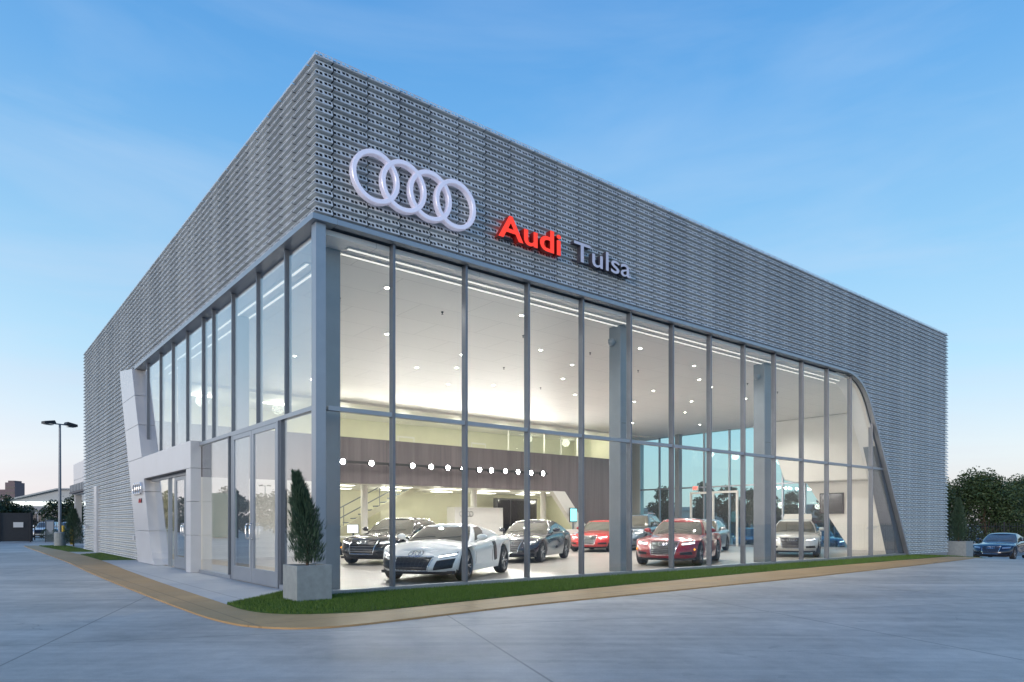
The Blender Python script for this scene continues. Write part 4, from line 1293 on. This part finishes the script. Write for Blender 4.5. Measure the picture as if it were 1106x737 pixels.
# ------------------------------------------------------------------ street lamps
def street_lamp(loc, h, label, rz=0, group=None):
    root = empty('street_lamp', loc, rz, label, 'street lamp', group)
    MB().lathe([(.28, 0), (.28, .75), (.24, .8), (.0001, .8)], 'z', 20).build('base', M['concrete_pot'], root)
    MB().lathe([(.085, .8), (.055, h)], 'z', 14).build('pole', M['steel'], root)
    MB().box(-.55, .55, -.03, .03, h-.06, h).build('arm', M['steel'], root)
    for s in (1, -1):
        P = [(s*.25, h-.02), (s*.86, h-.10), (s*.86, h+.04), (s*.33, h+.14)]
        hd = MB().prism(P, 'y', -.19, .19).build('lamp_head', M['dark'], root, bevel=.02)
        MB().box(min(s*.38, s*.78), max(s*.38, s*.78), -.14, .14, h-.125, h-.095).build('lens', M['lens'], hd)
    return root
GS = 'twin headed parking lot lamps'
lp = street_lamp((-.40, 34.0, 0), 6.8, 'tall twin headed street lamp left of the building', .35, GS)
place_copy(lp, (-33, 97, 0), .4, 1.05, 'twin headed lamp mirrored in the side doors', GS)
for n_, l_ in (((-52, 80, 0), 'second twin headed lamp mirrored in the side glass'),):
    place_copy(lp, n_, 1.2, 1, l_, GS)

# ------------------------------------------------------------------ neighbours
nb = empty('annex_building', (0, 0, 0), 0, 'white panelled annex behind the showroom with a grey raised sign band', 'building')
XA = 2.55
MB().box(XA, 18, 38.5, 39.0, 3.55, 6.0).build('parapet', M['alu'], nb)
for k in range(4):
    MB().box(XA, XA+.5, 39.01+k*3.8, 39.0+(k+1)*3.8, 3.56, 4.7).build('parapet', M['alu'], nb, bevel=.015)
    MB().box(XA, XA+.5, 39.01+k*3.8, 39.0+(k+1)*3.8, 4.71, 6.0).build('parapet', M['alu'], nb, bevel=.015)
MB().box(XA+.5, 18, 39, 54.2, 5.4, 5.7).build('roof', M['dark'], nb)
MB().box(XA+2.2, XA+2.5, 39, 54, 0, 3.55).build('wall', M['cream'], nb)
MB().box(XA+2.5, 18, 53.7, 54, 0, 5.4).build('wall', M['alu'], nb)
for y in (39.3, 46.5, 53.6): MB().box(XA+.05, XA+.5, y, y+.5, 0, 3.54).build('pillar', M['alu'], nb)
for y in (41, 48): MB().box(XA+2.12, XA+2.2, y, y+3.4, 0, 3.0).build('roller_door', M['dark'], nb)
sb = MB().box(XA-.28, XA-.02, 41.2, 54.3, 3.62, 3.74).build('sign_rail', M['sign_side'], nb)
for k in range(15): MB().box(XA-.3, XA-.06, 41.6+k*.84, 41.6+k*.84+.5, 3.745, 4.28).build('sign_block', M['steel'], sb)
wh = empty('warehouse', (0, 0, 0), 0, 'low pitched roof warehouse with a glowing window strip', 'building')
M['whwall'] = simple('warehouse_wall', (.28, .29, .31), .7); M['whroof'] = simple('warehouse_roof', (.22, .26, .29), .5, .2)
M['strip'] = emit_mat('window_strip_glow', (.95, 1, .9), 1.6)
wh.location = (5.95, 114.5, 0); wh.rotation_euler.z = R(-38.9)
MB().prism([(-14, 0), (24, 0), (24, 6.4), (2, 6.36), (-3.65, 5.1), (-8, 4.3), (-14, 4.2)], 'y', 0, 30).build('wall', M['whroof'], wh)
MB().prism([(-14, 4.21), (-8, 4.31), (-3.65, 5.11), (2, 6.37), (24, 6.41), (24, 6.6), (1.9, 6.56), (-3.7, 5.3), (-8, 4.5), (-14, 4.4)], 'y', -.6, 30).build('roof', M['whroof'], wh)
MB().box(-13, 8, -.3, -.01, 0, 3.75).build('lower_wall', M['whwall'], wh)
for k in range(5):
    MB().box(-5.6+k*2.7, -5.6+k*2.7+2.45, -.2, -.05, 3.95, 4.5).build('window', M['strip'], wh)
for k in range(4):
    MB().box(-2.2+k*1.25, -2.2+k*1.25+.95, -.4, -.31, 0, 2.7).build('loading_door', M['dark'], wh)
tw = empty('tower_block', (-44.5, 420, 0), 0, 'distant reddish brown tower block on the left horizon', 'building')
M['brick_far'] = simple('brown_tower', (.16, .12, .125), .8, 0, .1, .05)
tw.location = (22.6, 480, 0); tw.rotation_euler.z = R(-38.9)
MB().box(-3.0, 2.6, -4, 4, 0, 24.5).box(-2, 1.6, -3, 3, 24.5, 25.6).build('wall', M['brick_far'], tw)
MB().box(-7.3, -3.01, -3, 5, 0, 20.5).build('wing', M['brick_far'], tw)
for k in range(6): MB().box(-2.6, 2.2, -4.1, -4.02, 6+k*3, 7+k*3).build('window_band', M['dark'], tw)
en = empty('refuse_enclosure', (0, 0, 0), 0, 'dark brown gated refuse enclosure left of the lot', 'enclosure')
M['encl'] = simple('dark_board', (.035, .037, .04), .6, 0, .15)
MB().box(-6.2, -.75, 46.0, 46.12, .05, 1.98).build('front_panel', M['encl'], en)
MB().box(-.87, -.75, 46.13, 50, .05, 1.98).build('side_panel', M['encl'], en)
for x in (-4.4, -2.6, -.9): MB().box(x-.04, x+.04, 45.93, 45.99, .0, 2.04).build('post', M['dark'], en)
MB().box(-1.85, -1.3, 45.94, 45.99, 1.0, 1.35).build('notice', M['white'], en)
GBo = 'yellow bollards at the yard gate'
M_b = None
for x, y, lb in ((.56, 41.8, 'yellow bollard nearer the lamp base'), (.62, 37.9, 'yellow bollard beside the dark evergreen')):
    b = empty('bollard', (x, y, 0), 0, lb, 'bollard', GBo)
    MB().lathe([(.11, 0), (.11, 1.05), (.08, 1.12), (.0001, 1.14)], 'z', 16).build('post', M['yellow'], b, smooth=True)
cab_ = empty('utility_box', (.25, 46.5, 0), 0, 'grey utility cabinet behind the left bushes', 'cabinet')
MB().box(-.25, .25, -.2, .2, 0, 1.5).build('cabinet', M['steel'], cab_, bevel=.02)
MB().box(-.2, .2, -.22, -.2, .5, 1.4).build('door', M['alu'], cab_)

def fence(p0, p1, z0, z1, h, label, step=.14, post=2.4, name='fence'):
    root = empty(name, (0, 0, 0), 0, label, 'fence')
    a, b = Vector((p0[0], p0[1], z0)), Vector((p1[0], p1[1], z1)); L = (b-a).length; n = int(L/step)
    mb = MB()
    for k in range(n+1):
        p = a+(b-a)*k/n; mb.box(p.x-.012, p.x+.012, p.y-.012, p.y+.012, p.z+.08, p.z+h)
    for hh in (.2, h-.2): mb.tube([a+Vector((0, 0, hh)), b+Vector((0, 0, hh))], .02, 4)
    mb.build('railing', M['black'], root)
    for k in range(int(L/post)+1):
        p = a+(b-a)*(k*post/L); MB().box(p.x-.04, p.x+.04, p.y-.04, p.y+.04, p.z, p.z+h+.08).build('post', M['black'], root)
fence((46, 20), (52, -22), -.92, -.92, 2.2, 'black metal picket fence behind the dark saloon on the right')
fence((-.2, 52), (2.3, 52.4), 0, 0, 1.6, 'black metal fence in front of the white car on the left')
# long low building and lot beyond the east glass
lb_ = empty('long_low_building', (0, 0, 0), 0, 'long low grey building seen through the east glass', 'building')
MB().box(74, 90, 26, 75, -1, 3.0).build('wall', M['whwall'], lb_)
MB().box(73.6, 90, 25.5, 75.4, 3.0, 3.5).build('roof', M['whroof'], lb_)
for k in range(9): 
    w_ = MB().box(73.9, 73.99, 28+k*5, 31.4+k*5, -.2, 1.9).build('window', M['dark'], lb_)
# pale wall / kerb behind the right hand fence
rw = MB().box(56, 56.3, -24, 30, -1, -.25).build('boundary_wall', M['walk']); tag(rw, 'low pale boundary wall behind the right fence', 'wall')
# green hoarding across the lot, mirrored in the side glass
gh = empty('shipping_container', (-12.6, 49, 0), .28, 'green shipping container mirrored in the side glass beside the doors', 'container')
M['green'] = simple('green_painted_steel', (.03, .20, .12), .6)
mb = MB()
for k in range(12): mb.box(-1.3+k*.217, -1.3+k*.217+.11, -.04, .0, .15, 3.7)
MB().box(-1.3, 1.3, .001, 6, .1, 3.8).build('body', M['green'], gh); mb.build('corrugation', M['green'], gh)
for x in (-1.3, 1.2): MB().box(x, x+.1, -.06, -.041, 0, 3.82).build('corner_post', M['dark'], gh)
# ------------------------------------------------------------------ interior furniture
dk = empty('desk', (6.55, 12.85, .03), 0, 'white sales desk behind the black limousine', 'desk')
MB().box(-.8, .9, -.4, .4, .72, .76).build('desk_top', M['white_gloss'], dk)
for x in (-.75, .8): MB().box(x, x+.05, -.38, .38, 0, .72).build('panel', M['white_gloss'], dk)
mo = empty('monitor', (6.88, 12.75, .79), R(-148), 'computer monitor glowing white on the sales desk', 'monitor')
MB().box(-.015, .02, -.25, .25, .12, .45).build('screen_case', M['black'], mo)
MB().box(.021, .024, -.235, .235, .135, .435).build('screen', M['screen_white'], mo)
mb = MB(); mb.box(-.03, .0, -.03, .03, .01, .2).box(-.1, .1, -.12, .12, 0, .012); mb.build('stand', M['dark'], mo)
# reception block
rc = empty('reception_counter', (0, 0, .03), 0, 'tall white reception block with small rings badge', 'counter')
MB().box(14.1, 17.1, 16.5, 17.2, 0, 2.05).build('block', M['white_gloss'], rc, bevel=.01)
rg = MB()
for i in range(4):
    c = 14.5+i*.19; q = annulus(c, 1.72, .14, .105, 16.49, 16.46, 24); rg.add(q.v, q.f)
rg.build('badge', M['chrome'], rc)
ct = empty('low_counter', (0, 0, .03), 0, 'low white counter with dark plinth behind the navy coupe', 'counter')
MB().box(18.2, 21.0, 13.0, 13.7, .25, .95).build('block', M['white_gloss'], ct, bevel=.01)
MB().box(18.25, 20.95, 13.05, 13.65, 0, .249).build('plinth', M['black'], ct)
tv = empty('television', (20.75, 15.1, 1.35), R(20), 'cyan screen on the wall under the balcony by the slanted fin', 'television')
MB().box(-.42, .42, -.03, .02, 0, .75).build('case', M['black'], tv)
MB().box(-.38, .38, -.036, -.031, .04, .71).build('screen', M['screen'], tv)
tp = MB().tube([(0, 0, -1.3), (0, 0, .0)], .05, 10).build('stand', M['steel'], tv)
tv2 = empty('television', (0, 0, 0), 0, 'black switched off screen on the white niche wall at right', 'television')
MB().box(28.10, 28.20, 4.2, 5.35, 1.75, 2.75).build('case', M['black'], tv2)
MB().box(28.095, 28.099, 4.25, 5.30, 1.80, 2.70).build('screen', M['blackgloss'], tv2)
# two display stands in the niche
for k, (y, lb) in enumerate([(2.2, 'slim silver brochure stand left in the niche')]):
    s = empty('brochure_stand', (26.6, y, .03), 0, lb, 'stand')
    MB().lathe([(.18, 0), (.18, .02), (.03, .03), (.03, 1.0), (.0001, 1.01)], 'z', 18).build('post', M['chrome'], s)
    MB().prism([(-.15, 1.0), (.15, 1.12), (.15, 1.14), (-.15, 1.02)], 'y', -.2, .2).build('tray', M['alu'], s)
# spotlight bar under the balcony edge
bar = empty('lighting_track', (0, 0, 0), 0, 'black lighting track fixed along the taupe balcony front', 'light track')
MB().box(6.9, 18.9, 15.05, 15.13, 3.80, 3.90).build('track', M['black'], bar)
for x in (7.2, 10, 13, 16, 18.6): MB().box(x-.02, x+.02, 15.131, 15.39, 3.83, 3.87).build('bracket', M['black'], bar)
GSp = 'bright spotlights on the track along the balcony front'
sp0 = None
for i, x in enumerate([7.45, 8.75, 9.75, 10.75, 11.7, 12.6, 13.45, 14.4, 15.1, 15.95, 16.75, 17.6, 18.4]):
    if sp0 is None:
        sp0 = empty('spotlight', (x, 14.95, 3.82), 0, 'bright white spotlight on the black track along the balcony', 'spotlight', GSp)
        h_ = MB().lathe([(.0001, .12), (.07, .10), (.09, -.08), (.082, -.08), (.06, .08), (.0001, .09)], 'y', 16).build('housing', M['black'], sp0)
        MB().lathe([(.0001, -.115), (.06, -.10), (.088, -.07)], 'y', 16).build('bulb', M['spot'], sp0)
        tgt = sp0; sp0.scale = (1.3,)*3
    else:
        tgt = copy_tree(sp0, None, {sp0.name: kids(sp0)}); tgt.location = (x, 14.95, 3.82)
    l = bpy.data.lights.new('spot_bulb', 'SPOT'); l.spot_size = R(172); l.spot_blend = .35; l.energy = 75; l.color = (1, .97, .92); l.shadow_soft_size = .09
    lo = bpy.data.objects.new('spot_bulb', l); link(lo, B); lo.location = (x, 14.74, 3.80); lo.rotation_euler = (R(105), 0, R(180))

# seated person at the sales desk (body = one skinned surface)
def person(loc, rz, label):
    root = empty('person', loc, rz, label, 'person')
    verts = [(0, 0, .50), (0, 0, .72), (.02, 0, .95), (.03, 0, 1.06), (.05, 0, 1.17), (.06, 0, 1.28),
             (0, .18, .98), (.06, .24, .74), (.30, .19, .76), (0, -.18, .98), (.06, -.24, .74), (.30, -.19, .76),
             (.02, .10, .48), (.42, .11, .50), (.43, .11, .10), (.54, .11, .05), (.02, -.10, .48), (.42, -.11, .50), (.43, -.11, .10), (.54, -.11, .05)]
    ed = [(0, 1), (1, 2), (2, 3), (3, 4), (4, 5), (2, 6), (6, 7), (7, 8), (2, 9), (9, 10), (10, 11), (0, 12), (12, 13), (13, 14), (14, 15), (0, 16), (16, 17), (17, 18), (18, 19)]
    rad = [.15, .14, .15, .06, .085, .095, .06, .045, .035, .06, .045, .035, .09, .065, .045, .04, .09, .065, .045, .04]
    me = bpy.data.meshes.new('body'); me.from_pydata(verts, ed, [])
    o = bpy.data.objects.new('body', me); link(o, root)
    md = o.modifiers.new('skin', 'SKIN'); me.skin_vertices
    if not me.skin_vertices: me.attributes
    for i, sv in enumerate(me.skin_vertices[0].data if me.skin_vertices else []):
        sv.radius = (rad[i], rad[i]); sv.use_root = (i == 0)
    o.modifiers.new('sub', 'SUBSURF').levels = 1
    me.materials.append(simple('dark_shirt', (.03, .035, .04), .8))
    MB().lathe([(.0001, -.12), (.05, -.10), (.078, -.03), (.088, .04), (.07, .10), (.0001, .12)], 'z', 16, (.075, 0, 1.235)).build('head', simple('skin', (.42, .25, .17), .5), root, smooth=True)
    MB().lathe([(.082, -.02), (.10, .05), (.085, .11), (.04, .14), (.0001, .145)], 'z', 16, (.055, 0, 1.235)).build('hair', M['soil'], root, smooth=True)
    return root
pr = person((6.28, 13.55, .03), R(-40), 'seated person in a dark shirt at the sales desk')
ch = empty('office_chair', (6.25, 13.58, .03), R(-40), 'black office chair under the seated person', 'chair')
MB().box(-.22, .22, -.23, .23, .36, .41).build('seat', M['black'], ch, bevel=.02)
MB().box(-.27, -.22, -.22, .22, .5, .95).build('backrest', M['black'], ch, bevel=.02)
cb = MB(); cb.tube([(0, 0, .02), (0, 0, .37)], .03, 8); cb.tube([(-.245, 0, .38), (-.245, 0, .6)], .02, 6); cb.tube([(-.245,0,.385),(0,0,.385)], .015, 6)
for k in range(5): cb.tube([(0, 0, .06), (.28*math.cos(k*1.257), .28*math.sin(k*1.257), .03)], .02, 6)
cb.build('base', M['dark'], ch)
# ------------------------------------------------------------------ sky, sun, camera
w = bpy.data.worlds.new('World'); scene.world = w; w.use_nodes = True
nt = w.node_tree; N = nt.nodes; Lk = nt.links
bg = N['Background']
sky = N.new('ShaderNodeTexSky'); sky.sky_type = 'NISHITA'; sky.sun_disc = False
SUN_EL, SUN_AZ = 9, 200     # azimuth of the sun direction measured from +X, degrees
sky.sun_elevation = R(SUN_EL); sky.sun_rotation = R(90-SUN_AZ); sky.dust_density = 1.5; sky.ozone_density = 2
tc = N.new('ShaderNodeTexCoord'); sp = N.new('ShaderNodeSeparateXYZ'); Lk.new(tc.outputs['Generated'], sp.inputs[0])
rp = N.new('ShaderNodeValToRGB'); e = rp.color_ramp.elements
stops = [(0, (170, 170, 180)), (.02, (226, 220, 222)), (.09, (216, 224, 232)), (.2, (172, 212, 236)), (.34, (138, 192, 231)), (.5, (100, 166, 224)), (.68, (62, 136, 208)), (1, (36, 100, 185))]
while len(e) < len(stops): e.new(.5)
for el, (p_, c_) in zip(e, stops): el.position = p_; el.color = lin(c_)
Lk.new(sp.outputs[2], rp.inputs[0])
mp = N.new('ShaderNodeMapping'); mp.inputs['Scale'].default_value = (.9, .9, 5); mp.inputs['Rotation'].default_value = (.10, -.06, .5)
Lk.new(tc.outputs['Generated'], mp.inputs[0])
nz = N.new('ShaderNodeTexNoise'); nz.inputs['Scale'].default_value = 1.9; nz.inputs['Detail'].default_value = 7; nz.inputs['Roughness'].default_value = .56; nz.inputs['Distortion'].default_value = .5
Lk.new(mp.outputs[0], nz.inputs[0])
cr = N.new('ShaderNodeMapRange'); cr.inputs[1].default_value = .45; cr.inputs[2].default_value = .80; cr.inputs[3].default_value = 0; cr.inputs[4].default_value = .30
Lk.new(nz.outputs[0], cr.inputs[0])
cc = N.new('ShaderNodeValToRGB'); c2 = cc.color_ramp.elements
c2[0].position = 0; c2[0].color = lin((205, 190, 205)); c2[1].position = .45; c2[1].color = lin((205, 222, 240))
Lk.new(sp.outputs[2], cc.inputs[0])
mxn = N.new('ShaderNodeMix'); mxn.data_type = 'RGBA'
fd = N.new('ShaderNodeMapRange'); fd.inputs[1].default_value = .05; fd.inputs[2].default_value = .6; fd.inputs[3].default_value = 1.9; fd.inputs[4].default_value = .6
Lk.new(sp.outputs[2], fd.inputs[0])
mm = N.new('ShaderNodeMath'); mm.operation = 'MULTIPLY'; mm.use_clamp = True; Lk.new(cr.outputs[0], mm.inputs[0]); Lk.new(fd.outputs[0], mm.inputs[1])
Lk.new(mm.outputs[0], mxn.inputs[0]); Lk.new(rp.outputs[0], mxn.inputs[6]); Lk.new(cc.outputs[0], mxn.inputs[7])
ad = N.new('ShaderNodeMix'); ad.data_type = 'RGBA'; ad.blend_type = 'ADD'
sc_ = N.new('ShaderNodeVectorMath'); sc_.operation = 'SCALE'; sc_.inputs[3].default_value = .035
Lk.new(sky.outputs[0], sc_.inputs[0])
ad.inputs[0].default_value = 1
Lk.new(mxn.outputs[2], ad.inputs[6]); Lk.new(sc_.outputs[0], ad.inputs[7])
# afterglow low in the west
gd = N.new('ShaderNodeVectorMath'); gd.operation = 'DOT_PRODUCT'; gd.inputs[1].default_value = (math.cos(R(178)), math.sin(R(178)), 0)
Lk.new(tc.outputs['Generated'], gd.inputs[0])
def MN(op, a, b=None):
    n = N.new('ShaderNodeMath'); n.operation = op; n.use_clamp = op in ('MULTIPLY_ADD',)
    for i_, v_ in enumerate((a, b)):
        if v_ is None: continue
        if hasattr(v_, 'links'): Lk.new(v_, n.inputs[i_])
        else: n.inputs[i_].default_value = v_
    return n.outputs[0]
az = MN('MAXIMUM', MN('DIVIDE', MN('ADD', gd.outputs['Value'], .25), 1.25), 0)
el_ = MN('POWER', MN('SUBTRACT', 1, MN('MINIMUM', MN('ABSOLUTE', sp.outputs[2]), 1)), 3.2)
glow = MN('MULTIPLY', MN('POWER', az, 1.3), el_)
gs = N.new('ShaderNodeVectorMath'); gs.operation = 'SCALE'; gs.inputs[0].default_value = (1.05, .92, .84); Lk.new(MN('MULTIPLY', glow, 1.1), gs.inputs[3])
ad2 = N.new('ShaderNodeMix'); ad2.data_type = 'RGBA'; ad2.blend_type = 'ADD'; ad2.inputs[0].default_value = 1
Lk.new(ad.outputs[2], ad2.inputs[6]); Lk.new(gs.outputs[0], ad2.inputs[7])
Lk.new(ad2.outputs[2], bg.inputs[0]); bg.inputs[1].default_value = .80

s = bpy.data.lights.new('sun', 'SUN'); s.energy = 1.0; s.angle = R(18); s.color = (1, .86, .78)
so = bpy.data.objects.new('sun', s); COL.objects.link(so)
d = Vector((math.cos(R(SUN_AZ))*math.cos(R(SUN_EL)), math.sin(R(SUN_AZ))*math.cos(R(SUN_EL)), math.sin(R(SUN_EL))))
so.rotation_euler = (-d).to_track_quat('-Z', 'Y').to_euler()

cam = bpy.data.cameras.new('camera'); co = bpy.data.objects.new('camera', cam); COL.objects.link(co)
co.location = (-4.9655, -11.5904, 1.30)
co.rotation_euler = (R(90), 0, R(51.107-90))
cam.sensor_width = 36; cam.lens = 747/1106*36
cam.shift_y = (565-368.5)/1106
cam.clip_end = 4000; cam.clip_start = .1
scene.camera = co
scene.view_settings.view_transform = 'Standard'; scene.view_settings.look = 'None'; scene.view_settings.exposure = .35; scene.view_settings.gamma = 1
cy = scene.cycles
scene.render.engine = 'CYCLES'
cy.use_denoising = True
try: cy.denoiser = 'OPENIMAGEDENOISE'
except Exception: pass
cy.max_bounces = 8; cy.diffuse_bounces = 4; cy.glossy_bounces = 4; cy.transmission_bounces = 4; cy.transparent_max_bounces = 24
cy.sample_clamp_indirect = 6; cy.caustics_reflective = False; cy.caustics_refractive = False
cy.use_light_tree = True
